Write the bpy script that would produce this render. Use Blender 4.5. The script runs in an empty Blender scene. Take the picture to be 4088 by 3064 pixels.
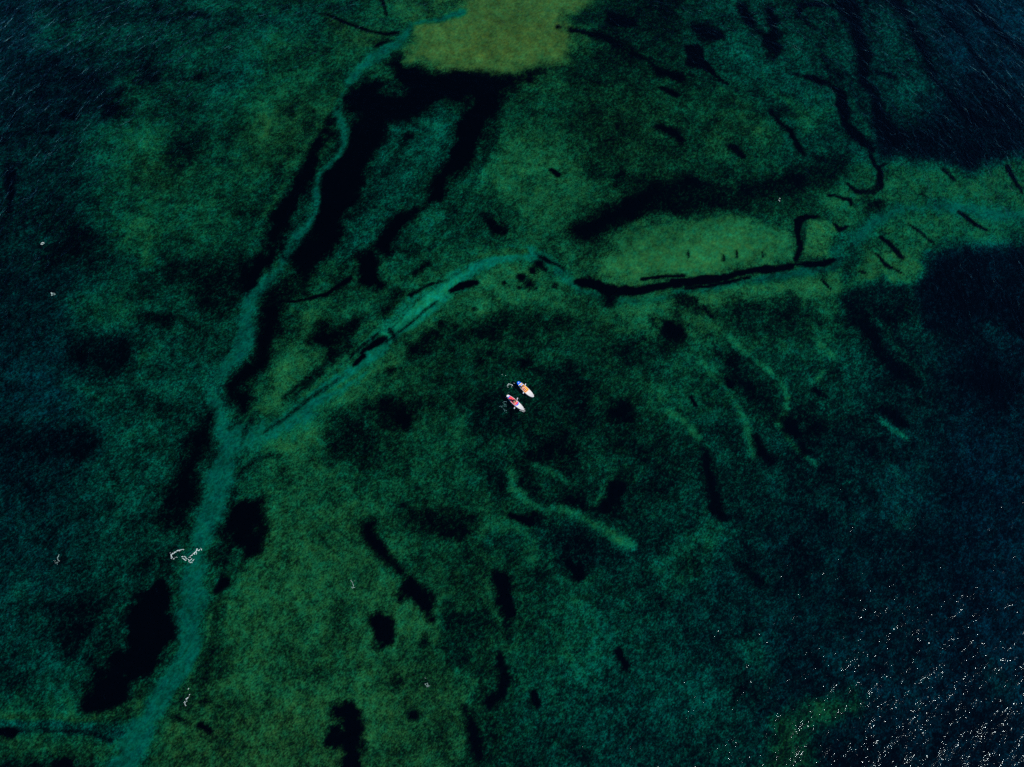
import bpy, bmesh, math, random
import numpy as np
from mathutils import Vector, Matrix
R = math.radians
C = bpy.context.scene.collection
scene = bpy.context.scene

# ------------------------------------------------------------------ camera, light, exposure
cam_d = bpy.data.cameras.new("camera"); cam = bpy.data.objects.new("camera", cam_d); C.objects.link(cam)
cam.location = (0, 0, 98.0)
cam.rotation_euler = (R(20), 0, 0)
cam_d.sensor_fit = 'HORIZONTAL'; cam_d.angle = R(70)
cam_d.clip_start = 0.5; cam_d.clip_end = 20000
scene.camera = cam

SUN_DIR = Vector((0.97, -0.45, 1.0)).normalized()
sun_el = math.asin(SUN_DIR.z); sun_az = math.atan2(SUN_DIR.x, SUN_DIR.y)
world = bpy.data.worlds.new("World"); scene.world = world; world.use_nodes = True
wn = world.node_tree; wn.nodes.clear()
sky = wn.nodes.new('ShaderNodeTexSky'); sky.sky_type = 'NISHITA'; sky.sun_disc = False
sky.sun_elevation = sun_el; sky.sun_rotation = sun_az; sky.altitude = 0; sky.air_density = 1.0; sky.dust_density = 0.0; sky.ozone_density = 1.5
bg = wn.nodes.new('ShaderNodeBackground'); bg.inputs[1].default_value = 0.085
wo = wn.nodes.new('ShaderNodeOutputWorld')
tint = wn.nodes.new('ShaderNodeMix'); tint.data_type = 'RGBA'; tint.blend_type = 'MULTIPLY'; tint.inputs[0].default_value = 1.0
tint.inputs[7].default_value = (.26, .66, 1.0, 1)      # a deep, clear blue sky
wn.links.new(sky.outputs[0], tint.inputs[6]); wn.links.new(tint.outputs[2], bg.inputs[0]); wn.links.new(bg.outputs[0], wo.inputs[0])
sd = bpy.data.lights.new("sun", 'SUN'); sd.energy = 5.0; sd.angle = R(0.5); sd.color = (1.0, 0.965, 0.91)
sun = bpy.data.objects.new("sun", sd); C.objects.link(sun)
sun.rotation_euler = SUN_DIR.to_track_quat('Z', 'Y').to_euler(); sun.location = (80, -30, 120)
scene.view_settings.view_transform = 'Standard'; scene.view_settings.look = 'None'
scene.view_settings.gamma = 1.0; scene.view_settings.exposure = 0.0
scene.cycles.max_bounces = 6; scene.cycles.transparent_max_bounces = 8
scene.cycles.sample_clamp_direct = 30; scene.cycles.sample_clamp_indirect = 4
scene.cycles.use_denoising = False

# ------------------------------------------------------------------ helpers
def tag(o, label=None, cat=None, group=None, kind=None):
    if label: o['label'] = label
    if cat: o['category'] = cat
    if group: o['group'] = group
    if kind: o['kind'] = kind
    return o
def link(name, me, mat=None, parent=None, smooth=False):
    o = bpy.data.objects.new(name, me); C.objects.link(o)
    if mat: me.materials.append(mat)
    if smooth:
        me.polygons.foreach_set('use_smooth', [True] * len(me.polygons))
    if parent: o.parent = parent
    return o
def bm_obj(name, bm, mat, parent=None, smooth=False):
    bmesh.ops.recalc_face_normals(bm, faces=bm.faces[:])
    me = bpy.data.meshes.new(name); bm.to_mesh(me); bm.free()
    return link(name, me, mat, parent, smooth)
def empty(name, loc, rz=0):
    o = bpy.data.objects.new(name, None); C.objects.link(o); o.location = loc; o.rotation_euler = (0, 0, rz); return o
def lin(c):
    return tuple((v / 255 / 12.92) if v <= 10.3 else ((v / 255 + .055) / 1.055) ** 2.4 for v in c)
class NT:
    def __init__(s, mat): s.t = mat.node_tree; s.t.nodes.clear()
    def n(s, typ, **kw):
        nd = s.t.nodes.new(typ)
        for k, v in kw.items():
            if k == 'inp':
                for a, b in v.items():
                    if isinstance(b, bpy.types.NodeSocket): s.t.links.new(b, nd.inputs[a])
                    else: nd.inputs[a].default_value = b
            else: setattr(nd, k, v)
        return nd
    def m(s, op, a, b=None, c=None, clamp=False):
        nd = s.t.nodes.new('ShaderNodeMath'); nd.operation = op; nd.use_clamp = clamp
        for i, v in enumerate((a, b, c)):
            if v is None: continue
            if isinstance(v, bpy.types.NodeSocket): s.t.links.new(v, nd.inputs[i])
            else: nd.inputs[i].default_value = v
        return nd.outputs[0]
    def noise(s, vec, scale, detail=3, rough=.55, dist=0, typ='FBM', lac=2.0):
        nd = s.t.nodes.new('ShaderNodeTexNoise'); nd.noise_type = typ; nd.noise_dimensions = '3D'
        if typ == 'FBM': nd.normalize = True
        s.t.links.new(vec, nd.inputs['Vector'])
        nd.inputs['Scale'].default_value = scale; nd.inputs['Detail'].default_value = detail
        nd.inputs['Roughness'].default_value = rough; nd.inputs['Lacunarity'].default_value = lac
        nd.inputs['Distortion'].default_value = dist
        return nd.outputs['Fac']
    def mapping(s, vec, scale=(1, 1, 1), rot=(0, 0, 0), loc=(0, 0, 0)):
        nd = s.t.nodes.new('ShaderNodeMapping'); s.t.links.new(vec, nd.inputs['Vector'])
        nd.inputs['Scale'].default_value = scale; nd.inputs['Rotation'].default_value = rot; nd.inputs['Location'].default_value = loc
        return nd.outputs[0]
def newmat(name):
    m = bpy.data.materials.new(name); m.use_nodes = True; return m
def simple(name, rgb, rough=.5, spec=.3, var=.12, scale=9.0, bump=.0):
    """painted / fabric / skin surface with a slight procedural mottling"""
    m = newmat(name); t = NT(m)
    tc = t.n('ShaderNodeTexCoord').outputs['Object']
    n = t.noise(tc, scale, 4, .6)
    f = t.m('MULTIPLY_ADD', n, var * 2, 1 - var)
    col = t.n('ShaderNodeMix', data_type='RGBA', blend_type='MULTIPLY', inp={0: 1.0, 6: (*rgb, 1)})
    cb = t.n('ShaderNodeCombineColor', inp={0: f, 1: f, 2: f})
    t.t.links.new(cb.outputs[0], col.inputs[7])
    p = t.n('ShaderNodeBsdfPrincipled', inp={'Base Color': col.outputs[2], 'Roughness': rough, 'Specular IOR Level': spec})
    if bump:
        b = t.n('ShaderNodeBump', inp={'Height': t.noise(tc, scale * 12, 2), 'Distance': bump, 'Strength': .6})
        t.t.links.new(b.outputs[0], p.inputs['Normal'])
    o = t.n('ShaderNodeOutputMaterial'); t.t.links.new(p.outputs[0], o.inputs[0])
    return m

# ------------------------------------------------------------------ seabed: surveyed map of sand, weed and channels, in metres; blue hues partly painted sky reflection
ZB = -0.8
BASE = [(-81.3,98.8,0.35,-0.6),(-66.5,98.8,0.35,-0.2),(-51.7,98.8,0.45,0.1),(-36.9,98.8,0.55,0.3),(-22.2,98.8,0.5,0.3),(-7.4,98.8,0.9,0.9),(7.4,98.8,0.6,0.6),(22.2,98.8,0.35,0.3),(36.9,98.8,0.4,0),(51.7,98.8,0.4,-0.1),(66.5,98.8,0.3,-0.4),(81.3,98.8,0.35,-0.9),(-77.3,80.8,0.3,-0.3),(-63.3,80.8,0.55,0.2),(-49.2,80.8,0.55,0.2),(-35.2,80.8,0.55,0.4),(-21.1,80.8,0.25,0.1),(-7.0,80.8,0.3,0.2),(7.0,80.8,0.5,0.3),(21.1,80.8,0.5,0.4),(35.2,80.8,0.5,0.3),(49.2,80.8,0.42,0),(63.3,80.8,0.32,-0.3),(77.3,80.8,0.25,-0.9),(-73.7,64.5,0.35,-0.3),(-60.3,64.5,0.5,0.2),(-46.9,64.5,0.55,0.3),(-33.5,64.5,0.35,0.1),(-20.1,64.5,0.42,0.1),(-6.7,64.5,0.45,0.2),(6.7,64.5,0.6,0.4),(20.1,64.5,0.45,0.4),(33.5,64.5,0.35,0.3),(46.9,64.5,0.42,0.3),(60.3,64.5,0.6,0.3),(73.7,64.5,0.55,0.1),(-70.5,49.6,0.35,-0.5),(-57.7,49.6,0.45,0.1),(-44.8,49.6,0.42,0.1),(-32.0,49.6,0.5,0.3),(-19.2,49.6,0.55,0.3),(-6.4,49.6,0.65,0.4),(6.4,49.6,0.65,0.4),(19.2,49.6,0.65,0.5599999999999999),(32.0,49.6,0.65,0.5599999999999999),(44.8,49.6,0.55,0.4),(57.7,49.6,0.35,0),(70.5,49.6,0.18,-0.8),(-67.5,36.0,0.35,-0.5),(-55.2,36.0,0.33,0),(-42.9,36.0,0.5,0),(-30.7,36.0,0.6,0.48),(-18.4,36.0,0.55,0.4),(-6.1,36.0,0.45,0.3),(6.1,36.0,0.42,0.2),(18.4,36.0,0.5,0.3),(30.7,36.0,0.42,0.2),(42.9,36.0,0.34,0.1),(55.2,36.0,0.29,-0.3),(67.5,36.0,0.24,-0.8),(-64.7,23.4,0.35,-0.5),(-53.0,23.4,0.45,0),(-41.2,23.4,0.5,0.1),(-29.4,23.4,0.6,0.4),(-17.7,23.4,0.47,0.3),(-5.9,23.4,0.5,0.3),(5.9,23.4,0.38,0.2),(17.7,23.4,0.45,0.2),(29.4,23.4,0.37,0.0),(41.2,23.4,0.3,-0.30000000000000004),(53.0,23.4,0.34,-0.4),(64.7,23.4,0.29,-0.9),(-62.2,11.9,0.35,-0.4),(-50.9,11.9,0.4,0),(-39.6,11.9,0.5,0.2),(-28.3,11.9,0.7,0.48),(-17.0,11.9,0.52,0.4),(-5.7,11.9,0.58,0.4),(5.7,11.9,0.5,0.2),(17.0,11.9,0.33,0),(28.3,11.9,0.33,-0.30000000000000004),(39.6,11.9,0.29,-0.5),(50.9,11.9,0.29,-0.6),(62.2,11.9,0.29,-0.9),(-59.9,1.2,0.4,-0.2),(-49.0,1.2,0.3,0),(-38.1,1.2,0.5,0.3),(-27.2,1.2,0.7,0.6400000000000001),(-16.3,1.2,0.62,0.5599999999999999),(-5.4,1.2,0.45,0.4),(5.4,1.2,0.47,0.2),(16.3,1.2,0.4,0),(27.2,1.2,0.35,-0.30000000000000004),(38.1,1.2,0.29,-0.6),(49.0,1.2,0.34,-0.7),(59.9,1.2,0.34,-1.0),(-57.7,-8.7,0.5,0.3),(-47.2,-8.7,0.5,0.3),(-36.7,-8.7,0.65,0.6400000000000001),(-26.2,-8.7,0.68,0.7200000000000001),(-15.7,-8.7,0.6,0.6400000000000001),(-5.2,-8.7,0.48,0.3),(5.2,-8.7,0.38,0),(15.7,-8.7,0.36,-0.2),(26.2,-8.7,0.39,-0.1),(36.7,-8.7,0.3,-0.7),(47.2,-8.7,0.3,-0.9),(57.7,-8.7,0.3,-1.1)]
FEATURES = [
('p',[-87.7,95.0,-75.4,94.3,-62.8,91.9,-66.0,88.9,-66.6,83.6,-73.8,84.2,-77.5,79.4,-83.7,77.9],0.23,-0.5,2.17,1.0),
('p',[-83.8,107.8,-62.4,106.3,-64.5,102.0,-77.2,99.1,-81.1,102.0],0.29,-0.2,1.94,1.0),
('p',[-74.2,64.3,-68.2,62.9,-60.8,60.6,-61.9,58.3,-58.4,55.6,-74.4,54.5,-71.3,60.0],0.22,-0.1,1.28,1.0),
('s',[-80.8,72.3,0.71,-79.7,68.7,0.84,-79.1,65.2,0.55],0.08,-0.6,0.39,1.0),
('s',[-57.0,73.2,4.87,-56.9,73.2,4.87],0.66,0.47,3.39,1.0),
('s',[-57.9,60.9,3.0,-57.9,60.9,3.0],0.64,0.44,2.14,1.0),
('s',[-39.8,79.4,4.34,-39.8,79.4,4.34],0.62,0.53,3.47,1.0),
('s',[-54.2,76.9,2.8,-54.2,76.9,2.8],0.16,0.1,1.72,1.0),
('s',[-64.7,90.5,2.52,-64.6,90.5,2.52],0.45,0.2,1.83,1.0),
('s',[-61.5,104.1,0.52,-56.6,105.1,0.71,-52.4,104.7,0.48,-48.2,104.7,0.45],0.03,0,0.45,1.0),
('s',[-53.1,101.6,1.31,-53.1,101.6,1.31],0.03,None,1.31,1.0),
('s',[-61.0,91.2,1.26,-61.0,91.2,1.26],0.06,None,1.26,1.0),
('s',[-65.7,87.5,1.02,-65.7,87.5,1.02],0.03,None,1.02,1.0),
('s',[-65.7,84.2,1.45,-65.6,84.2,1.45],0.1,None,0.96,1.0),
('s',[-75.1,83.9,0.36,-72.3,83.0,0.83],0.05,None,0.42,1.0),
('s',[-77.3,79.8,0.35,-74.3,80.2,0.29],0.1,None,0.41,1.0),
('s',[-53.5,91.5,1.03,-53.5,91.5,1.03],0.12,None,0.69,1.0),
('s',[-52.2,84.2,3.55,-52.2,84.2,3.55],0.35,0.1,2.96,1.0),
('s',[-47.6,91.5,3.43,-47.6,91.5,3.43],0.42,-0.1,2.44,1.0),
('p',[-84.3,103.8,-64.7,103.1,-28.7,108.5,-28.1,101.3,-47.7,100.9,-71.8,96.7,-81.9,99.1],0.42,0.0,1.92,1.0),  # lighter band: glitter of surface ripples painted into the bed tone
('p',[10.4,104.1,16.5,108.5,29.2,108.5,28.1,94.3,19.8,96.7,13.2,102.0],0.29,0.2,1.91,1.0),
('p',[8.9,96.7,19.8,96.7,20.8,90.2,11.4,88.9,6.6,91.5],0.3,0.3,1.83,1.0),
('p',[-0.7,81.7,5.9,81.0,8.4,76.3,13.5,74.8,13.2,67.2,6.8,63.4,0.6,65.8,-4.4,70.2,-3.2,76.3],0.66,0.44,1.68,1.0),
('p',[11.3,86.9,21.9,85.9,24.0,77.9,18.5,73.2,11.0,77.9],0.42,0.44,2.32,1.0),
('p',[-20.3,81.0,-9.9,84.6,-8.5,81.7,-10.1,74.8,-13.4,71.7,-17.0,67.2,-21.7,62.9,-24.9,56.1,-27.3,56.1,-25.6,65.8,-22.5,74.8],0.47,0.0,0.83,1.0),
('p',[-22.4,108.9,-7.8,108.9,-12.1,104.1,-18.0,103.8,-20.8,104.9],0.66,0.5,0.81,1.0),
('s',[-32.8,104.5,1.29,-26.8,99.5,1.89,-23.3,99.8,1.57],0.5,0.53,0.95,1.0),
('p',[-20.1,96.7,-18.4,96.2,-17.8,94.3,-14.5,92.9,-11.8,92.7,-9.4,93.9,-6.1,93.8,-2.6,92.7,1.5,92.6,6.1,93.9,5.8,92.6,2.0,90.9,-1.2,88.5,-4.4,85.9,-7.8,84.6,-11.0,86.2,-14.1,84.9,-16.7,82.3,-20.3,81.7,-20.4,78.5,-22.3,76.0,-24.2,73.2,-24.7,70.2,-25.7,66.9,-26.9,62.9,-28.2,60.6,-30.2,58.3,-31.6,60.0,-32.1,65.8,-31.4,70.8,-29.6,73.5,-26.4,75.2,-27.2,79.4,-25.1,82.6,-27.0,84.2,-27.5,87.2,-25.5,88.5,-23.5,90.5,-22.1,89.2,-19.9,88.2,-20.1,92.6],0.0,None,1.22,1.0),
('p',[-18.0,103.8,-12.1,103.8,-9.1,106.3,-5.0,112.3,16.4,112.3,14.2,108.2,9.9,105.6,8.8,103.1,9.8,100.2,8.9,97.4,7.5,95.3,5.0,94.1,0.7,92.6,-2.6,92.9,-6.1,93.9,-9.4,94.1,-12.0,92.9,-14.2,93.1,-15.6,94.4,-18.1,95.0,-18.6,98.1,-18.1,101.3],0.95,0.98,1.13,0.6),
('p',[-8.9,99.5,-2.1,104.1,8.5,102.0,10.1,99.8,8.6,95.0,3.4,96.7,-4.7,94.3,-13.0,96.7],0.98,1.08,2.63,0.6),
('s',[-4.1,86.2,1.63,-6.4,82.3,1.75,-7.4,78.5,1.72,-8.6,74.1,1.41,-11.1,72.0,0.98,-12.2,68.7,1.65,-14.4,66.6,0.95,-15.3,64.3,1.35,-18.0,62.9,1.2,-19.1,60.6,1.06,-19.7,58.3,1.57,-17.9,56.7,1.3,-15.5,56.9,0.52],0.0,None,0.66,1.0),
('s',[-13.2,81.7,0.7,-13.2,81.7,0.7],0.62,0,0.37,1.0),
('s',[-15.4,66.6,1.63,-15.4,66.6,1.63],0.55,0.1,1.09,1.0),
('s',[-12.7,63.2,1.51,-12.6,63.2,1.51],0.62,0.15,1.0,1.0),
('s',[-17.6,56.1,1.65,-17.6,56.1,1.65],0.65,0.1,1.1,1.0),
('s',[-0.4,88.9,1.35,-0.4,88.9,1.35],0.1,None,0.9,1.0),
('s',[0.1,87.2,0.56,0.2,87.2,0.56],0.5,0.1,0.37,1.0),
('p',[-4.6,64.3,-3.4,63.2,-2.1,62.3,-1.9,61.7,-3.3,61.3,-4.3,62.9],0,None,0.56,1.0),
('s',[6.4,72.6,0.28,7.5,71.6,0.45],0.0,None,0.22,1.0),
('s',[13.4,72.0,1.57,13.4,72.0,1.57],0.22,0.3,1.05,1.0),
('s',[17.4,70.8,1.14,17.4,70.8,1.14],0.22,0.3,0.76,1.0),
('s',[28.4,69.3,2.48,20.7,67.2,1.64,18.1,64.9,1.62,14.3,62.9,1.34,10.5,60.9,0.93],0.04,None,1.22,1.0),
('s',[20.4,70.2,0.69,25.9,66.1,1.36],0.05,None,1.03,1.0),
('s',[25.0,92.9,0.49,27.9,91.2,0.67],0.03,None,0.43,1.0),
('s',[25.0,88.9,0.42,27.6,87.5,0.6],0.03,None,0.42,1.0),
('s',[23.9,81.3,0.52,25.7,80.7,0.87,27.7,78.8,0.58],0.02,None,0.61,1.0),
('s',[17.2,105.6,0.58,19.1,103.8,1.28,21.2,102.5,0.48],0.0,None,0.67,1.0),
('s',[21.1,96.0,0.31,23.8,95.0,0.43,25.2,91.9,0.67],0.05,None,0.43,1.0),
('s',[8.2,102.2,0.43,8.2,102.2,0.43],0.25,None,0.29,1.0),
('s',[10.6,101.3,0.57,15.9,100.2,0.79,18.5,97.7,0.62],0.08,None,0.44,1.0),
('s',[-23.3,108.5,0.33,-22.2,105.2,0.45],0.03,None,0.26,1.0),
('s',[-32.8,105.2,0.23,-29.0,103.1,0.26,-24.7,101.3,0.22,-22.2,100.7,0.25,-19.5,100.9,0.38],0.05,None,0.22,1.0),
('s',[-74.7,104.9,0.03,-74.7,104.9,0.03],0.3,None,0.45,1.0),
('s',[-23.7,97.7,0.25,-22.4,98.6,0.31,-20.8,99.1,0.25],0.03,None,0.22,1.0),
('s',[-24.3,95.0,0.37,-24.3,95.0,0.37],0.1,None,0.25,1.0),
('p',[40.9,109.3,58.4,109.3,58.0,94.3,54.1,90.2,46.5,93.2,41.9,101.3],0.36,0,1.9,1.0),
('p',[63.9,108.5,69.6,101.3,71.4,89.2,66.4,84.2,62.5,87.5,60.7,97.7],0.42,-0.2,1.86,1.0),
('s',[49.1,83.0,2.87,49.1,83.0,2.87],0.55,0.3,2.06,1.0),
('s',[58.0,81.0,1.75,58.0,81.0,1.75],0.42,0,1.46,1.0),
('s',[35.4,82.3,1.46,42.1,79.4,1.74],0.6,0.47,1.45,1.0),
('s',[33.4,78.5,1.94,33.4,78.5,1.94],0.62,0.47,1.73,1.0),
('p',[60.9,82.6,64.2,79.1,72.9,83.6,80.0,85.9,87.5,84.2,85.2,74.8,80.6,74.8,77.1,73.2,74.7,70.2,72.9,71.4,69.6,73.8,63.4,74.8,60.4,73.8,58.8,77.9],0.18,-0.8,1.21,1.0),
('p',[23.2,69.6,33.4,70.2,39.8,70.8,47.4,72.3,49.2,74.8,53.9,74.8,52.4,70.2,49.6,68.7,43.1,67.2,32.9,65.8,25.4,64.6,21.6,64.9],0.19,None,1.0,1.0),
('s',[59.1,108.5,1.64,59.7,103.1,1.35,60.3,98.4,1.13,60.3,93.2,0.8,60.2,89.5,0.67,61.2,86.2,0.96,61.2,81.7,1.17,62.8,78.8,1.74],0.03,-0.3,0.65,1.0),
('s',[68.1,108.5,0.99,69.6,104.1,0.65,70.9,99.5,0.63,71.4,95.0,0.62,71.4,90.9,0.46,73.0,88.2,0.54,74.6,85.6,0.6,76.6,82.3,0.89],0.02,-0.5,0.65,1.0),
('s',[75.6,106.3,0.39,77.9,101.3,0.45,79.5,96.0,0.44,81.2,91.5,0.43,86.0,87.5,0.42],0.1,-1,0.44,1.0),
('s',[81.7,108.5,0.5,83.0,104.1,0.65,85.7,99.1,0.64,88.2,96.7,0.63],0.08,-1,0.45,1.0),
('s',[46.4,92.6,0.21,48.4,91.4,0.34,51.0,90.9,0.27,53.8,89.9,0.33,55.4,88.2,0.75,55.2,84.9,0.89,54.9,81.7,0.76,56.6,79.1,0.81,58.5,76.3,0.63],0.02,None,0.4,1.0),
('s',[62.3,92.4,0.43,65.0,91.2,0.37],0.15,None,0.43,1.0),
('s',[30.5,98.4,0.38,31.4,97.0,1.31,31.7,94.3,1.6,32.9,92.6,0.86,34.9,91.2,0.43,35.9,90.2,0.24],0.0,None,0.42,1.0),
('s',[31.1,103.4,0.32,33.7,101.3,1.43,36.3,99.8,0.47],0.03,None,0.67,1.0),
('s',[40.9,106.7,1.3,41.9,103.4,0.9],0.0,None,0.68,1.0),
('s',[45.3,106.3,0.58,45.9,104.1,0.71,46.2,101.3,0.7,45.0,99.1,1.42,45.7,97.0,0.69,44.8,95.3,0.37],0.0,None,0.67,1.0),
('s',[43.1,101.3,0.38,44.5,99.8,0.57],0.02,None,0.44,1.0),
('s',[28.2,91.0,0.82,28.2,91.0,0.82],0.03,None,0.55,1.0),
('s',[50.4,104.5,0.32,51.2,107.4,0.59,53.9,107.8,0.59,56.6,107.1,0.42,57.7,106.3,0.26],0.04,None,0.46,1.0),
('s',[51.5,104.5,0.32,51.9,103.1,0.26],0.08,None,0.45,1.0),
('s',[53.2,98.8,0.31,53.4,96.3,0.31,54.0,93.2,0.28,55.1,89.5,0.27],0.14,None,0.43,1.0),
('s',[43.2,84.2,0.38,44.0,82.0,0.38,45.8,80.1,0.52,46.7,77.2,0.63,47.3,75.7,0.37],0.06,None,0.41,1.0),
('s',[45.3,84.2,1.33,45.3,84.2,1.33],0.2,None,0.89,1.0),
('s',[36.1,76.9,0.8,37.7,75.1,0.57],0.07,None,0.4,1.0),
('s',[33.8,72.3,1.26,33.9,72.3,1.26],0.18,0.2,0.84,1.0),
('p',[-12.6,46.5,-9.0,50.5,-4.2,52.9,-0.6,55.6,3.0,54.5,5.4,49.7,12.5,48.9,12.4,47.3,6.5,47.0,0.6,48.3,-5.3,47.0,-10.0,46.2,-12.6,45.0],0.72,0.42,0.75,1.0),
('p',[10.1,48.9,19.7,49.9,24.7,50.2,24.4,46.5,21.6,43.9,14.6,43.9,11.2,46.0],0.7,0.42,0.99,1.0),
('p',[48.9,67.2,50.9,68.7,54.9,70.2,58.1,67.8,60.0,72.9,63.3,74.5,69.5,73.5,72.9,71.1,77.1,72.9,80.5,74.5,85.2,74.8,81.6,60.0,76.8,60.6,71.9,60.6,66.9,60.6,65.3,57.2,62.1,53.4,60.0,52.3,53.3,52.3,48.4,51.8,47.6,54.5,50.4,57.2,51.7,60.6,50.5,62.9],0.62,0.34,1.19,1.0),
('p',[14.3,57.2,16.9,60.6,21.5,62.6,26.5,63.7,32.8,63.7,39.1,62.6,43.0,62.0,43.6,59.5,42.8,56.9,40.2,55.3,31.8,53.9,24.5,52.8,17.3,53.4,13.5,54.5],0.82,0.52,0.89,0.7),
('p',[16.2,56.7,20.0,59.2,27.5,60.0,34.4,60.3,39.6,58.3,38.3,56.1,31.9,54.7,24.6,53.9,17.3,54.5],0.97,0.61,1.38,0.6),
('p',[46.1,62.9,49.9,62.3,50.6,60.0,49.2,57.2,45.4,56.1,44.2,56.1,45.4,60.0],0.8,0.53,0.37,1.0),
('p',[24.3,50.7,31.6,51.5,38.9,52.6,46.2,53.4,51.5,56.1,62.7,57.8,62.3,54.2,60.5,52.6,55.7,52.3,52.7,51.8,49.0,49.4,45.7,49.9,40.9,49.7,33.6,48.3,29.5,47.0,28.4,48.6,25.7,50.7],0.84,0.5,0.66,0.85),
('s',[27.4,45.0,1.48,25.4,47.0,0.99,29.1,46.0,1.24],0.62,0.47,1.24,1.0),
('s',[50.7,57.8,1.18,56.1,62.3,0.94,61.6,65.2,1.04,68.0,66.1,0.99,72.9,65.5,1.23,77.6,64.0,1.23,82.1,62.0,1.41],0.64,-0.1,0.81,0.6),
('s',[38.0,53.0,0.31,45.1,54.2,0.62,48.9,55.0,0.47,50.6,56.7,0.52],0.52,-0.15,0.43,0.6),
('s',[51.1,60.0,0.8,52.7,56.1,1.3,51.0,53.1,1.03],0.5,0.1,0.78,1.0),
('p',[55.3,67.5,58.2,66.9,56.8,64.9,55.1,64.9],0.29,None,0.66,1.0),
('s',[57.9,76.0,0.26,58.5,73.5,0.34,59.3,72.0,0.56,58.7,69.9,0.56,57.2,68.7,0.47,54.9,68.6,0.25],0.0,None,0.22,1.0),
('s',[58.9,72.9,0.2,60.6,73.5,0.14],0.0,None,0.17,1.0),
('s',[50.2,67.5,0.3,51.9,67.2,0.25,53.4,66.9,0.3,53.5,66.1,0.25],0.0,None,0.19,1.0),
('s',[53.4,69.9,0.19,54.6,68.4,0.25],0.0,None,0.17,1.0),
('s',[47.7,63.7,0.19,45.6,63.4,0.48,44.8,62.9,0.62,44.3,60.6,0.37,44.5,58.3,0.37,43.4,56.1,0.36],0.0,None,0.21,1.0),
('s',[50.2,62.3,0.16,50.8,61.4,0.37,52.4,62.0,0.13],0.05,None,0.19,1.0),
('s',[34.6,57.5,0.26,34.6,56.5,0.26],0.25,None,0.18,1.0),
('s',[32.6,56.8,0.16,32.5,55.8,0.16],0.25,None,0.18,1.0),
('s',[38.5,57.5,0.21,38.4,56.5,0.21],0.25,None,0.18,1.0),
('s',[27.1,57.5,0.18,27.1,56.5,0.18],0.25,None,0.18,1.0),
('s',[56.3,71.1,1.47,56.4,71.1,1.47],0.5,0.4,1.12,1.0),
('s',[51.0,66.2,0.78,51.1,66.2,0.78],0.66,0.4,0.42,1.0),
('s',[57.2,60.0,0.24,58.7,58.6,0.37,59.8,56.7,0.29],0.02,None,0.21,1.0),
('s',[62.1,62.3,0.19,63.5,60.9,0.29,65.2,59.2,0.19],0.08,None,0.21,1.0),
('s',[69.4,72.6,0.25,70.8,70.8,0.22],0.08,None,0.23,1.0),
('s',[70.3,64.9,0.22,72.3,62.6,0.3,73.8,61.4,0.16],0.03,None,0.22,1.0),
('s',[80.0,73.2,0.31,80.4,70.8,0.39,81.2,68.7,0.31],0.04,None,0.23,1.0),
('s',[64.9,68.1,0.28,65.3,67.5,0.22],0.2,None,0.39,1.0),
('s',[2.1,57.2,0.89,5.5,55.5,1.08,7.8,53.4,1.02,10.2,51.0,0.61,13.7,49.7,0.4],0.64,-0.02,0.68,0.6),
('s',[12.5,49.7,0.35,16.1,49.1,0.45,20.8,49.1,0.4,24.7,49.7,0.35],0.6,0.1,0.54,0.6),
('s',[24.7,50.5,0.35,31.6,51.7,0.41,38.9,52.9,0.46,45.1,54.1,0.57],0.58,0.0,0.55,0.6),
('s',[9.7,52.6,0.71,11.4,52.3,1.07,13.8,51.5,0.96,16.1,50.7,0.68,19.2,50.7,0.66,22.1,51.1,0.61,25.1,51.8,0.56],0.0,None,0.34,1.0),
('s',[19.9,52.9,0.23,22.3,53.1,0.23,26.2,53.5,0.26],0.0,None,0.18,1.0),
('s',[3.1,57.5,0.18,5.5,55.9,0.28,7.9,54.5,0.15],0.1,None,0.21,1.0),
('s',[14.6,49.3,0.79,14.7,49.3,0.79],0.06,None,0.79,1.0),
('s',[24.4,52.2,0.61,28.1,52.6,0.61,31.7,53.1,0.54,35.4,53.8,0.51,39.1,54.5,0.54,42.5,55.0,0.52],0.0,None,0.21,1.0),
('s',[43.1,55.3,0.16,45.0,55.3,0.36,47.7,55.6,0.52,49.5,56.4,0.23],0.0,None,0.21,1.0),
('s',[26.3,51.3,0.18,30.4,51.9,0.23,36.0,52.9,0.23],0.0,None,0.18,1.0),
('p',[24.2,49.4,25.7,50.2,27.8,49.7,28.8,47.5,27.6,46.8,25.0,47.8],0.29,None,0.42,1.0),
('p',[22.5,46.0,24.2,46.0,25.5,44.2,25.3,42.2,23.6,41.4,22.2,41.9],0.04,None,1.02,1.0),
('s',[28.6,48.5,0.15,29.0,47.5,0.22,29.6,46.4,0.22],0.03,None,0.17,1.0),
('s',[47.0,52.6,0.23,48.0,51.0,0.18],0.0,None,0.18,1.0),
('s',[53.3,54.2,0.18,54.2,53.9,0.15],0.05,None,0.16,1.0),
('s',[56.0,57.0,0.16,57.1,55.3,0.21,59.3,53.8,0.13],0.0,None,0.18,1.0),
('s',[27.3,49.8,0.15,27.8,49.1,0.15],0.1,None,0.15,1.0),
('s',[-9.1,106.0,0.71,-10.5,105.6,0.52,-12.7,104.0,0.38,-17.7,103.4,0.38,-18.5,101.6,0.51,-19.9,99.1,0.82,-23.0,96.2,1.12,-25.6,93.2,0.98,-28.0,89.5,0.84,-29.2,86.2,0.77,-29.2,83.6,1.0,-27.5,80.4,0.64,-27.4,77.2,0.46,-28.4,74.8,0.4,-30.0,72.9,0.39],0.66,-0.05,0.44,0.6),
('s',[-29.2,73.8,0.45,-31.0,71.6,0.56,-31.2,68.7,0.61,-31.1,65.8,0.76,-31.7,62.9,0.7,-33.2,60.0,0.85,-33.8,57.2,0.94],0.66,-0.08,0.46,0.6),
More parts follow.
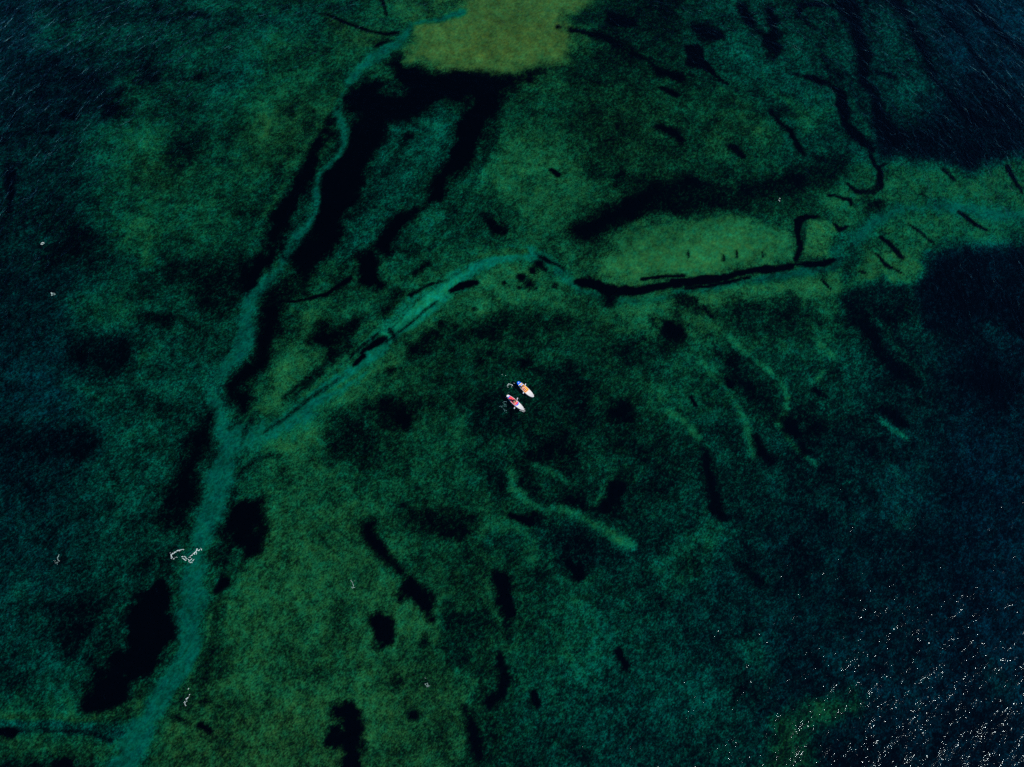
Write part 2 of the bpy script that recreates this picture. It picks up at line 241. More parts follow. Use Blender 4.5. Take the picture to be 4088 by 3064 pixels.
('s',[-32.9,69.9,0.55,-33.3,66.3,0.76,-32.1,64.9,0.81],0.45,0.1,0.68,1.0),
('s',[-33.8,57.0,0.94,-35.5,54.2,0.93,-37.6,51.7,1.22,-38.7,48.9,1.21,-39.3,46.2,1.29,-39.4,43.2,1.37,-40.2,40.4,1.3,-41.3,37.9,1.1,-42.4,36.2,0.99,-42.8,34.0,1.12,-41.6,31.7,1.06,-40.6,29.3,1.1,-39.3,26.8,1.49,-39.4,24.1,1.69,-40.2,21.8,1.85,-40.7,19.4,1.87,-41.1,17.3,1.85],0.66,-0.08,0.57,0.6),
('s',[-42.3,35.7,0.94,-44.3,35.2,1.18,-45.4,35.0,0.71],0.5,0.0,0.83,1.0),
('s',[-40.7,17.2,1.85,-41.1,14.3,1.78,-41.5,11.2,1.67,-41.5,8.1,1.76,-41.2,4.2,1.97,-41.0,1.3,1.78,-41.6,-1.6,1.65,-42.7,-3.8,1.63,-44.2,-6.2,1.71,-45.4,-8.5,1.78,-46.4,-10.6,1.95,-46.9,-13.3,2.19],0.64,-0.06,0.52,0.6),
('s',[-12.6,45.0,0.61,-15.7,42.4,0.87,-17.4,39.6,1.05,-20.1,37.9,0.76,-22.3,36.2,0.85,-25.3,34.5,0.94],0.76,0.47,0.72,1.0),
('s',[-23.1,34.5,1.4,-25.5,33.1,1.77,-28.7,30.7,1.98,-30.7,28.9,1.82,-32.7,27.0,1.49],0.74,0.47,0.83,1.0),
('s',[2.3,57.2,0.94,-1.8,56.6,1.09,-5.5,55.3,1.19,-8.3,53.1,1.33,-10.4,50.9,1.47,-13.6,47.7,1.99,-16.3,45.2,1.87,-18.3,42.7,1.51,-19.6,40.5,1.49,-21.9,38.3,1.52,-25.4,36.1,1.74,-28.0,34.4,1.78],0.74,0.02,0.54,0.6),
('s',[-28.1,34.4,1.64,-29.9,32.1,1.62,-32.4,30.2,1.74,-35.1,28.4,1.86,-37.8,26.8,1.9],0.68,0.0,0.66,0.6),
('s',[-7.1,54.2,0.46,-10.4,51.0,0.76,-13.6,47.8,1.45,-15.9,46.0,1.14,-18.1,43.4,0.73],1.08,0.18,1.08,0.6),
('s',[1.8,57.7,0.52,-3.0,57.4,0.47,-6.0,56.4,0.39],0.62,0.5,0.25,1.0),
('s',[-5.4,52.1,0.46,-7.6,51.7,0.56,-9.4,50.7,0.33],0.0,None,0.2,1.0),
('s',[-10.0,52.6,0.18,-12.6,51.6,0.28,-15.1,49.9,0.33],0.1,None,0.23,1.0),
('s',[-18.7,42.9,0.54,-20.7,41.9,0.44,-21.9,40.9,0.22],0.04,None,0.22,1.0),
('s',[-21.4,40.3,0.31,-22.9,38.9,0.26],0.0,None,0.19,1.0),
('s',[-16.6,41.9,0.24,-17.9,44.4,0.39],0.25,None,0.24,1.0),
('s',[-13.0,55.3,0.46,-14.8,53.7,0.51],0.2,None,0.36,1.0),
('s',[-30.2,83.0,0.29,-31.6,77.9,0.86,-33.2,72.9,0.95,-34.5,68.1,1.21,-36.0,64.0,1.51,-37.6,60.0,1.75,-38.3,56.1,1.82],0.0,None,0.5,1.0),
('s',[-38.3,56.7,1.72,-39.3,53.7,1.29,-40.3,52.1,0.66],0.0,None,0.54,1.0),
('p',[-40.7,57.8,-35.9,57.8,-37.7,55.0,-39.1,52.6,-41.2,51.8,-40.9,55.0],0.0,None,0.94,1.0),
('p',[-30.8,84.2,-29.3,84.6,-30.5,81.0,-31.7,76.0,-32.8,74.5,-33.7,70.8,-34.5,65.8,-35.4,62.3,-36.9,58.3,-36.9,54.5,-40.1,54.5,-40.0,60.0,-38.5,63.4,-36.9,67.5,-35.0,71.1,-33.5,76.0,-32.1,81.0],0.0,None,0.86,1.0),
('p',[-29.0,72.3,-25.1,74.8,-24.5,65.8,-26.5,60.0,-28.5,62.9,-29.6,64.9,-29.7,68.7],0.02,None,0.99,1.0),
('p',[-29.5,62.9,-27.4,62.3,-28.7,57.2,-30.9,54.5,-32.1,54.5,-31.1,59.5],0.04,None,1.23,1.0),
('p',[-32.4,57.8,-29.8,57.8,-30.2,54.2,-33.1,52.3,-35.3,50.2,-36.5,50.7,-34.4,53.4,-32.9,55.6],0.06,None,1.34,1.0),
('s',[-35.3,48.1,1.1,-36.0,44.4,1.28,-36.5,40.6,1.3,-37.8,37.4,1.43,-39.3,35.0,1.41,-37.7,32.8,1.02],0.05,None,0.87,1.0),
('s',[-43.3,31.2,1.06,-43.6,28.6,1.5,-44.0,25.2,1.66,-44.7,22.5,1.77,-44.9,19.6,1.74],0.07,None,1.14,1.0),
('p',[-52.8,55.3,-45.6,56.1,-40.8,54.2,-41.1,48.9,-43.1,46.5,-48.3,49.7,-51.7,52.9],0.22,None,1.23,1.0),
('p',[-66.2,43.9,-56.4,44.2,-55.1,40.9,-57.8,36.9,-61.4,37.4,-64.9,39.9],0.19,-0.3,1.17,1.0),
('s',[-55.4,46.5,0.75,-50.6,46.0,0.75],0.13,None,0.75,1.0),
('p',[-54.1,35.0,-43.6,33.1,-44.3,30.2,-50.1,31.7],0.27,None,1.4,1.0),
('p',[-71.9,28.6,-65.4,29.8,-58.4,27.9,-58.9,25.2,-66.5,24.7,-67.8,20.7,-70.2,21.8],0.21,-0.6,1.63,1.0),
('s',[-62.7,40.6,1.09,-62.7,40.6,1.09],0.1,None,0.73,1.0),
('s',[-35.2,49.6,0.18,-32.8,49.3,0.2,-30.2,49.7,0.2,-28.1,50.2,0.25,-26.5,51.3,0.33,-24.5,52.9,0.36],0.0,None,0.15,1.0),
('p',[-35.7,52.1,-32.4,52.6,-29.7,51.5,-30.3,50.2,-35.0,50.1],0.22,None,0.55,1.0),
('p',[-32.7,48.3,-27.8,49.4,-27.1,47.0,-29.2,43.9,-31.1,43.9],0.72,0.46,0.6,1.0),
('s',[-31.9,40.6,1.59,-32.8,37.9,1.43,-34.0,34.5,1.55,-35.5,32.1,0.93],0.74,0.48,0.8,1.0),
('s',[-23.4,45.2,1.23,-26.8,43.4,0.98,-29.6,42.9,0.54],0.14,None,0.64,1.0),
('s',[-55.6,56.1,1.17,-55.6,56.1,1.17],0.6,0.47,0.78,1.0),
('s',[-58.8,47.0,1.13,-58.8,47.0,1.13],0.55,0.47,0.75,1.0),
('s',[-53.6,40.4,0.91,-53.6,40.4,0.91],0.5,0.4,0.61,1.0),
('p',[-66.9,49.7,-55.6,50.7,-57.0,45.2,-62.8,46.0],0.48,0.2,1.51,1.0),
('p',[-74.4,39.4,-66.0,42.9,-64.1,32.1,-72.7,32.1],0.4,-0.6,1.91,1.0),
('p',[-23.5,56.1,-20.4,57.2,-19.9,54.5,-19.8,52.3,-22.0,52.3,-22.6,54.2],0.0,None,0.8,1.0),
('s',[-17.8,55.0,1.51,-17.8,55.0,1.51],0.62,0.2,1.01,1.0),
('s',[-26.5,52.3,1.15,-26.5,52.3,1.15],0.5,0.2,0.76,1.0),
('s',[-17.1,50.2,0.91,-18.6,47.5,0.9],0.16,None,0.75,1.0),
('s',[-27.6,45.0,1.29,-27.6,45.0,1.29],0.05,None,1.29,1.0),
('s',[-25.8,40.9,0.91,-25.8,40.9,0.91],0.18,None,0.6,1.0),
('s',[-28.0,50.1,0.23,-26.7,51.4,0.28,-25.1,52.5,0.31],0.03,None,0.2,1.0),
('s',[2.5,52.1,0.72,2.5,52.1,0.72],0,None,0.72,1.0),
('s',[1.3,53.1,0.54,1.3,53.1,0.54],0.02,None,0.36,1.0),
('s',[4.0,55.2,0.7,4.0,55.2,0.7],0.03,None,0.46,1.0),
('s',[-1.2,52.2,0.34,-1.2,52.2,0.34],0.15,None,0.23,1.0),
('s',[1.1,51.4,0.25,1.1,51.4,0.25],0.02,None,0.16,1.0),
('s',[6.4,51.7,0.5,6.4,51.7,0.5],0.18,None,0.33,1.0),
('s',[3.0,54.2,0.62,3.0,54.2,0.62],0.06,None,0.41,1.0),
('s',[5.0,54.5,0.5,5.0,54.5,0.5],0.1,None,0.33,1.0),
('s',[-10.7,45.2,0.48,-10.7,45.2,0.48],0.12,None,0.32,1.0),
('s',[-8.3,45.0,0.44,-8.3,45.0,0.44],0.18,None,0.3,1.0),
('s',[-5.8,47.8,0.37,-5.8,47.8,0.37],0.3,None,0.25,1.0),
('s',[3.5,51.3,0.27,3.5,51.3,0.27],0.1,None,0.18,1.0),
('s',[-11.1,43.5,0.73,-11.1,43.5,0.73],0.2,None,0.49,1.0),
('s',[-14.3,41.1,0.81,-14.2,41.1,0.81],0.15,None,0.54,1.0),
('s',[-12.9,40.9,0.72,-12.8,40.9,0.72],0.25,None,0.48,1.0),
('s',[-17.8,37.9,0.71,-17.8,37.9,0.71],0.2,None,0.48,1.0),
('s',[-4.7,39.6,0.86,-4.7,39.6,0.86],0.1,None,0.57,1.0),
('s',[-3.1,40.9,0.72,-3.1,40.9,0.72],0.3,None,0.48,1.0),
('p',[-11.5,42.9,-6.5,45.0,-1.8,46.5,5.3,47.5,10.0,46.5,9.0,43.9,2.9,45.0,-4.1,42.9,-8.7,41.9],0.26,0.3,1.23,1.0),
('p',[-18.7,33.6,-14.8,33.3,-13.8,31.9,-14.6,28.6,-15.9,27.9,-16.9,30.2,-19.0,31.4],0.05,None,1.55,1.0),
('p',[-26.5,32.1,-19.7,32.1,-17.2,27.5,-20.3,24.1,-25.9,25.2],0.28,0.2,1.59,1.0),
('p',[0.8,39.9,2.7,40.1,3.8,38.9,3.3,37.9,1.3,38.4],0.17,None,0.52,1.0),
('p',[4.0,38.4,10.2,37.9,11.9,34.5,12.2,30.7,9.5,30.2,6.9,32.6,5.1,35.0],0.24,0.1,1.26,1.0),
('p',[-6.9,33.6,-4.0,34.8,-0.6,34.5,1.7,31.9,1.2,28.4,-3.9,27.7,-6.6,30.2],0.22,0.1,1.1,1.0),
('p',[2.1,28.4,7.2,27.5,10.4,24.5,7.1,22.9,2.8,25.2],0.19,None,1.07,1.0),
('p',[-6.1,25.6,-1.0,25.2,-0.3,21.8,-1.6,18.6,-4.9,20.7],0.26,0.1,1.19,1.0),
('p',[0.6,25.2,3.4,23.4,3.8,20.7,2.3,19.4,0.5,21.2],0.19,None,0.66,1.0),
('s',[-0.1,23.4,0.35,0.1,20.5,0.3,2.3,18.8,0.43,4.8,17.7,0.43],0.81,0.3,0.48,0.8),
('s',[3.2,24.1,0.31,5.8,22.9,0.44,8.1,21.2,0.31],0.77,0.3,0.44,0.8),
('s',[13.4,21.6,0.44,11.3,19.0,0.48],0.81,0.3,0.48,0.8),
('p',[6.4,19.4,11.3,17.7,15.7,20.5,14.5,22.3,11.3,18.8],0.06,None,1.01,1.0),
('p',[15.2,32.8,16.7,31.2,16.2,30.0,14.9,31.2],0.06,None,0.96,1.0),
('p',[15.8,43.9,22.0,42.9,24.0,40.9,21.2,37.9,15.6,39.4,13.9,38.4],0.31,0.2,1.16,1.0),
('p',[17.1,25.2,22.7,24.1,22.3,18.6,17.8,19.6],0.31,0,1.32,1.0),
('s',[2.5,16.8,0.96,2.5,16.8,0.96],0.1,None,0.64,1.0),
('s',[-3.9,26.8,1.01,-3.8,26.8,1.01],0.5,0.2,1.12,1.0),
('s',[12.3,33.3,0.87,12.3,33.3,0.87],0.5,0.3,0.93,1.0),
('s',[5.2,39.9,1.26,5.2,39.9,1.26],0.55,0.3,1.44,1.0),
('s',[11.9,45.5,1.11,11.9,45.5,1.11],0.5,0.3,1.23,1.0),
('s',[29.4,40.9,0.72,32.5,37.4,0.95,35.6,33.1,0.93,37.1,30.2,0.6],0.2,0.1,0.71,1.0),
('s',[40.5,32.6,0.7,42.7,28.9,1.14],0.2,0,0.69,1.0),
('p',[21.3,40.9,26.4,41.9,29.3,37.9,31.1,33.1,27.3,31.0,23.1,34.5],0.5,0.2,1.18,1.0),
('p',[64.9,57.8,81.0,57.8,78.4,47.0,71.2,46.5,66.0,44.4,62.6,45.0,59.5,47.0,59.7,50.7,62.0,52.9,63.5,55.6],0.19,-1,1.35,1.0),
('p',[49.0,49.7,55.7,52.3,59.7,51.0,59.0,47.0,54.0,42.9,52.6,41.4,51.6,45.0,49.4,46.2],0.21,-0.2,1.05,1.0),
('s',[51.6,45.0,0.69,53.5,42.4,0.78,54.2,39.9,0.68,56.4,36.9,1.07],0.1,-0.2,0.61,1.0),
('p',[31.0,41.4,34.5,39.4,37.7,35.5,38.8,33.1,37.5,30.2,34.7,33.1,32.6,34.5,30.9,37.9],0.24,0.1,0.85,1.0),
('p',[30.0,47.5,40.8,48.9,45.1,45.7,42.4,42.9,35.4,42.9],0.31,0.2,1.49,1.0),
('s',[31.7,43.4,0.44,34.0,40.9,0.44,36.3,38.7,0.38,38.7,36.2,0.43,39.4,34.5,0.38,39.1,32.1,0.46,37.7,29.8,0.46,38.9,27.2,0.41,40.6,25.2,0.4,42.0,24.1,0.31],0.79,0.3,0.42,0.8),
('s',[27.6,39.4,0.53,29.6,36.2,0.42,31.4,33.6,0.51,32.7,31.0,0.51,33.2,27.5,0.63,33.4,25.2,0.49],0.77,0.3,0.46,0.8),
('s',[44.3,45.0,0.35,45.0,41.9,0.54,46.8,39.9,0.43],0.72,0.3,0.44,0.8),
('s',[45.1,37.7,0.52,43.8,36.5,0.31],0.7,0.35,0.33,0.8),
('s',[21.5,31.9,0.42,24.3,30.0,0.41,26.1,27.7,0.5],0.74,0.35,0.41,0.8),
('s',[52.1,30.5,0.3,53.4,29.1,0.37,55.4,27.5,0.25],0.67,0.1,0.32,0.8),
('s',[49.9,38.9,1.98,49.9,38.9,1.98],0.42,0,1.68,1.0),
('s',[70.6,43.9,1.86,70.6,43.9,1.86],0.3,-0.6,1.49,1.0),
('p',[39.0,31.2,40.7,30.2,42.5,27.5,41.1,25.4,39.4,27.5,38.3,29.3],0.05,None,1.07,1.0),
('s',[30.8,36.7,0.43,31.2,35.7,0.52],0.02,None,0.24,1.0),
('s',[25.5,34.0,0.33,26.1,32.6,0.25],0.0,None,0.21,1.0),
('s',[34.1,27.9,0.68,34.5,25.4,0.72,35.5,24.1,0.49],0.05,None,0.61,1.0),
('s',[26.8,25.6,0.58,26.8,22.9,0.79,27.0,20.7,0.79,27.9,18.6,0.78],0.05,None,0.66,1.0),
('s',[43.6,35.0,0.52,44.8,34.0,0.3],0.05,None,0.33,1.0),
('s',[52.6,32.1,0.51,53.8,31.0,0.74,54.7,29.8,0.6],0.05,-0.3,0.62,1.0),
('p',[66.4,38.4,69.6,39.4,70.7,36.5,68.8,34.0,66.5,35.7],0.07,-0.8,1.74,1.0),
('p',[46.1,27.9,51.4,27.5,50.9,24.5,46.5,24.5],0.29,-0.4,1.35,1.0),
('p',[-34.1,14.3,-30.6,17.2,-24.1,16.4,-22.5,10.1,-22.9,2.2,-20.2,-3.4,-22.1,-7.1,-22.5,-14.1,-41.6,-14.1,-40.5,-8.8,-38.2,-4.3,-37.9,0.3,-35.8,8.1],0.62,0.5,1.38,0.95),
('p',[-41.6,-8.0,-36.7,-8.0,-23.3,-5.3,-22.5,-14.1,-41.6,-14.1],0.62,0.64,1.48,1.0),
('s',[-37.9,5.1,0.73,-37.9,0.3,0.71,-38.5,-3.4,0.85],0.38,0.47,0.59,1.0),
('s',[-38.3,-8.8,0.52,-36.9,-9.4,0.28],0.08,None,0.26,1.0),
('s',[-38.2,-6.0,0.6,-38.1,-6.0,0.6],0.15,None,0.4,1.0),
('s',[-41.6,-8.0,0.3,-39.5,-8.8,0.22],0.22,None,0.26,1.0),
('p',[-44.6,9.5,-43.7,6.9,-43.7,4.2,-43.1,1.8,-43.7,-0.1,-45.2,-3.1,-47.1,-4.3,-47.8,-6.2,-49.6,-7.1,-52.9,-7.2,-52.8,-4.9,-51.7,-1.9,-49.8,0.3,-48.6,4.2,-48.1,6.9,-46.4,9.1],0.0,None,0.82,1.0),
('p',[-38.3,19.2,-32.9,19.2,-34.3,16.0,-34.4,13.4,-36.3,12.0,-37.4,10.1,-38.2,10.6,-38.8,14.3],0.04,None,1.1,1.0),
('s',[-37.6,8.5,0.53,-38.4,7.3,0.37],0.05,None,0.29,1.0),
('p',[-60.3,6.1,-54.0,5.3,-52.5,2.2,-54.6,-1.6,-58.2,1.3],0.18,-0.2,1.08,1.0),
('p',[-47.9,18.5,-44.1,18.5,-44.0,15.3,-46.2,15.8],0.17,None,0.77,1.0),
('s',[-64.0,6.9,1.08,-64.0,6.9,1.08],0.45,0,0.72,1.0),
('s',[-47.8,11.2,1.57,-47.7,11.2,1.57],0.2,0,1.67,1.0),
('p',[-62.7,-9.6,-50.1,-9.7,-48.7,-11.7,-52.4,-12.7,-62.2,-11.7],0.5,0.44,0.74,1.0),
('s',[-63.2,-7.6,0.68,-57.3,-7.8,0.49,-51.4,-7.6,0.49,-46.7,-6.7,0.83,-46.1,-4.3,0.5],0.56,0.54,0.53,1.0),
('s',[-63.3,-8.6,0.49,-56.1,-8.6,0.45,-51.2,-8.7,0.49,-48.3,-9.7,0.75],0.5,-0.2,0.34,1.0),
('s',[-61.2,-9.3,0.19,-56.0,-9.3,0.15,-51.1,-9.4,0.19,-49.1,-10.4,0.33],0.2,-0.3,0.26,1.0),
('s',[-63.1,-9.4,0.34,-61.2,-9.6,0.45],0.0,None,0.19,1.0),
('p',[-60.5,-14.1,-57.3,-12.0,-54.4,-12.3,-49.8,-14.1],0.06,None,1.05,1.0),
('p',[-25.3,18.5,-19.9,18.5,-18.3,10.1,-14.9,6.1,-9.7,2.6,-8.5,-1.6,-5.4,-7.1,-6.2,-14.1,-17.5,-14.1,-18.7,-5.3,-23.4,-3.4],0.62,0.5,1.18,1.0),
('p',[-17.5,-1.6,-9.4,-3.4,-6.4,-7.1,-7.2,-14.1,-17.3,-14.1],0.58,0.56,1.49,1.0),
('p',[-14.5,18.5,-5.9,18.5,-4.8,15.3,-7.1,13.4,-11.8,14.3,-14.4,16.0],0.24,None,0.77,1.0),
('p',[-11.1,14.7,-4.8,13.2,-6.8,10.6,-11.6,11.0],0.55,0.3,0.83,1.0),
('s',[-19.1,15.8,0.89,-18.8,14.3,0.97,-17.6,13.0,0.96,-16.3,11.4,0.66,-14.7,10.1,0.54],0.04,None,0.5,1.0),
('p',[-15.1,9.0,-13.1,8.7,-12.7,7.5,-11.0,6.3,-10.2,5.1,-9.7,3.0,-10.7,3.4,-11.8,4.6,-13.1,5.7,-14.1,6.5,-14.7,5.9],0.0,None,0.52,1.0),
('p',[-18.1,5.1,-17.3,4.2,-16.0,3.4,-15.7,2.2,-15.1,0.7,-15.6,-0.3,-16.6,-0.6,-17.5,0.7,-18.0,2.2,-18.4,3.4],0.0,None,0.51,1.0),
('p',[-19.7,-5.1,-18.8,-6.3,-18.5,-8.8,-17.7,-14.1,-20.3,-14.1,-20.7,-11.5,-22.3,-11.0,-21.9,-9.6,-21.1,-8.8,-21.7,-7.1,-21.0,-5.8],0.0,None,0.58,1.0),
('s',[-21.7,-9.2,0.56,-22.4,-10.6,0.55],0.08,None,0.26,1.0),
('p',[-8.5,4.2,-4.6,5.3,-3.2,3.0,-4.9,-0.6,-6.5,-1.9,-8.6,1.3],0.29,0.2,0.71,1.0),
('p',[-4.1,14.3,0.1,14.7,0.5,11.6,-2.6,11.6],0.31,0.1,0.75,1.0),
('p',[3.7,17.2,11.1,14.7,17.3,11.6,13.0,9.1,6.8,11.2,3.7,14.3],0.27,-0.2,1.01,1.0),
('s',[4.8,18.1,0.47,9.1,17.0,0.47,12.2,15.1,0.59,15.3,12.8,0.71],0.84,0.35,0.47,0.8),
('s',[-3.4,8.5,0.37,-2.6,5.3,0.44,-1.7,3.4,0.28],0.7,0.47,0.32,0.8),
('s',[0.5,5.1,0.28,0.7,0.3,0.27],0.64,0.4,0.36,0.8),
('s',[-2.7,15.3,0.72,0.5,16.2,0.55,2.4,13.6,0.55,2.6,11.2,0.54],0.67,0.3,0.74,0.8),
('p',[-2.4,9.5,-0.9,8.7,-0.1,5.7,0.1,3.8,-1.3,3.6,-2.2,5.7,-2.7,7.7],0.02,None,0.63,1.0),
('s',[-1.3,-0.1,0.27,-1.1,-1.6,0.54,-1.1,-3.4,0.54,-1.7,-5.3,0.68,-3.1,-6.2,0.79],0.08,None,0.35,1.0),
('s',[-6.0,-6.9,0.41,-5.2,-8.5,0.6,-4.6,-10.3,0.77,-4.1,-12.3,0.47],0.05,None,0.44,1.0),
('s',[7.4,11.0,0.29,8.7,9.7,0.58,8.8,9.1,0.45],0.02,None,0.25,1.0),
('s',[2.7,-4.9,0.42,3.1,-6.0,0.53],0.05,None,0.23,1.0),
('s',[13.4,-0.1,0.35,14.3,-1.6,0.54],0.06,None,0.27,1.0),
('s',[-0.3,17.0,0.47,2.2,16.2,0.47],0.03,None,0.26,1.0),
('s',[-12.0,-7.8,0.59,-12.0,-7.8,0.59],0.1,None,0.39,1.0),
('s',[4.1,8.5,0.92,4.1,8.5,0.92],0.2,0,0.82,1.0),
('s',[-11.4,0.7,0.74,-11.4,0.7,0.74],0.2,None,0.49,1.0),
('s',[-14.4,-4.3,0.72,-14.3,-4.3,0.72],0.3,None,0.48,1.0),
('p',[26.1,17.2,28.9,15.3,28.8,12.2,25.3,9.1,21.0,6.9,19.2,10.1,22.6,14.3],0.5,0.15,1.04,1.0),
('s',[27.2,18.1,0.73,28.6,17.0,0.73],0.07,None,0.45,1.0),
('p',[29.0,-14.1,31.3,-10.3,33.2,-8.1,36.9,-6.3,41.9,-4.9,43.2,-6.2,40.4,-8.0,37.3,-9.2,36.2,-14.1],0.42,0.4,0.93,1.0),
('s',[30.1,-0.3,1.61,30.1,-0.3,1.61],0.44,0.15,1.56,1.0),
('s',[29.7,10.8,0.62,32.7,8.1,0.53],0.12,-0.2,0.62,1.0),
('p',[28.8,-3.1,32.2,-3.4,31.0,-6.2,27.9,-5.6],0.21,-0.3,0.92,1.0),
('s',[41.2,4.2,1.36,41.3,4.2,1.36],0.25,-0.5,1.2,1.0),
('p',[37.8,-9.7,43.9,-10.6,43.3,-14.1,37.6,-14.1],0.19,-0.8,1.1,1.0),
('s',[60.8,-4.3,1.59,60.8,-4.3,1.59],0.42,-0.5,1.54,1.0),
('s',[52.3,16.4,1.29,52.3,16.4,1.29],0.42,-0.3,1.07,1.0),
('s',[-5.2,56.1,0.21,-10.0,52.6,0.25,-14.6,48.9,0.3,-18.4,45.0,0.3,-22.6,40.9,0.24,-26.9,37.4,0.24],0.66,0.12,0.28,1.0),
('s',[-11.3,48.9,0.13,-15.4,45.0,0.17,-18.5,42.2,0.15],0.3,0.1,0.2,1.0),
('s',[-19.5,43.9,0.17,-23.7,40.1,0.22,-26.9,37.2,0.19],0.22,0.1,0.29,1.0),
('s',[-8.5,49.7,0.2,-11.2,47.0,0.25,-14.4,43.9,0.24,-17.9,40.6,0.24,-22.3,37.2,0.24,-26.7,34.5,0.23],0.7,0.4,0.27,1.0),
('s',[-14.6,48.3,0.1,-16.6,46.0,0.12,-18.1,43.9,0.12],0.45,0.1,0.17,1.0),
('s',[-24.7,36.9,0.21,-28.9,33.8,0.26,-32.0,31.0,0.23,-35.1,28.4,0.16],0.32,0.1,0.32,1.0),
('s',[-28.4,37.9,0.38,-30.7,35.7,0.47,-32.6,33.8,0.28],0.34,0.3,0.42,1.0),
('s',[-23.7,42.9,0.63,-26.5,39.6,0.67,-29.2,36.5,0.52,-31.4,33.6,0.33],0.24,0.2,0.57,1.0),
('s',[-23.6,40.9,0.29,-26.7,37.2,0.33,-30.1,34.0,0.28],0.62,0.35,0.27,1.0),
('s',[-36.2,31.7,0.23,-37.2,29.3,0.27,-37.8,26.8,0.18],0.3,0.1,0.41,1.0),
('s',[-37.7,22.5,0.26,-35.3,24.7,0.36,-32.3,25.2,0.22],0.15,0.2,0.53,1.0),
('s',[-37.9,20.7,0.35,-38.5,18.6,0.35],0.25,0.1,0.44,1.0),
('s',[-10.9,83.9,1.06,-14.8,76.3,1.31,-19.0,67.5,1.2,-22.7,60.0,1.06],0.56,0.02,1.0,1.0),
('s',[-17.0,79.1,0.4,-21.4,69.9,0.5,-24.2,63.4,0.38],0.3,0,0.67,1.0),
('s',[-9.3,80.4,0.35,-12.2,74.8,0.4],0.34,0,0.57,1.0),
('s',[-3.0,77.9,0.4,-5.5,71.7,0.45,-7.9,66.9,0.49,-10.3,62.3,0.43,-12.6,58.3,0.37],0.28,0.1,0.6,1.0),
('s',[0.1,82.3,0.53,-2.4,76.0,0.57,-5.4,69.3,0.55],0.6,0.3,0.68,1.0),
('s',[-28.8,88.9,0.9,-31.7,82.3,0.76,-34.2,76.0,0.68,-37.1,69.3,0.55,-39.5,63.4,0.48],0.62,0.44,0.74,1.0),
('s',[-45.6,84.2,1.18,-46.4,74.8,1.13],0.3,0.2,1.45,1.0),
('s',[-40.0,60.0,2.38,-40.0,60.0,2.38],0.58,0.15,2.12,1.0),
('s',[-38.8,4.2,0.28,-39.1,0.3,0.28,-40.5,-3.4,0.27,-42.3,-6.2,0.27],0.66,0.47,0.25,1.0),
('s',[-52.0,5.7,0.49,-53.2,1.5,0.52,-55.1,-1.9,0.51],0.5,-0.05,0.68,1.0),
('s',[-63.8,8.1,0.41,-60.8,3.0,0.4,-60.7,-1.2,0.39],0.42,-0.1,0.6,1.0),
('s',[-51.8,41.9,0.59,-53.4,37.9,0.57,-50.1,34.5,0.56],0.5,0.1,0.81,1.0),
('s',[-64.1,36.2,0.57,-59.1,34.0,0.71,-56.2,35.5,0.47],0.5,0.05,0.8,1.0),
('s',[-53.5,27.9,0.91,-51.5,29.3,0.69,-49.4,27.5,0.54],0.52,0.2,0.78,1.0),
('s',[37.2,46.5,0.3,40.2,43.9,0.34,41.2,41.4,0.29],0.42,0.2,0.49,1.0),
('s',[53.4,47.5,0.25,56.2,41.9,0.34,59.0,36.9,0.33],0.45,0.1,0.54,1.0),
('s',[43.2,88.9,0.36,47.1,85.6,0.42,49.5,80.4,0.41],0.56,0.3,0.59,1.0),
('s',[35.2,88.9,0.42,40.0,84.2,0.47,42.4,77.9,0.4],0.56,0.4,0.65,1.0),
('s',[56.9,87.5,0.3,57.7,82.3,0.35,59.1,78.5,0.29],0.5,0.1,0.47,1.0),
('s',[-12.0,9.3,0.25,-8.6,6.9,0.28,-9.7,4.9,0.24],0.62,0.4,0.29,1.0),
('s',[-7.1,-2.7,0.27,-4.7,-3.8,0.27],0.58,0.35,0.31,1.0),
('s',[-15.2,-0.8,0.27,-14.4,3.0,0.28],0.7,0.47,0.28,1.0)]
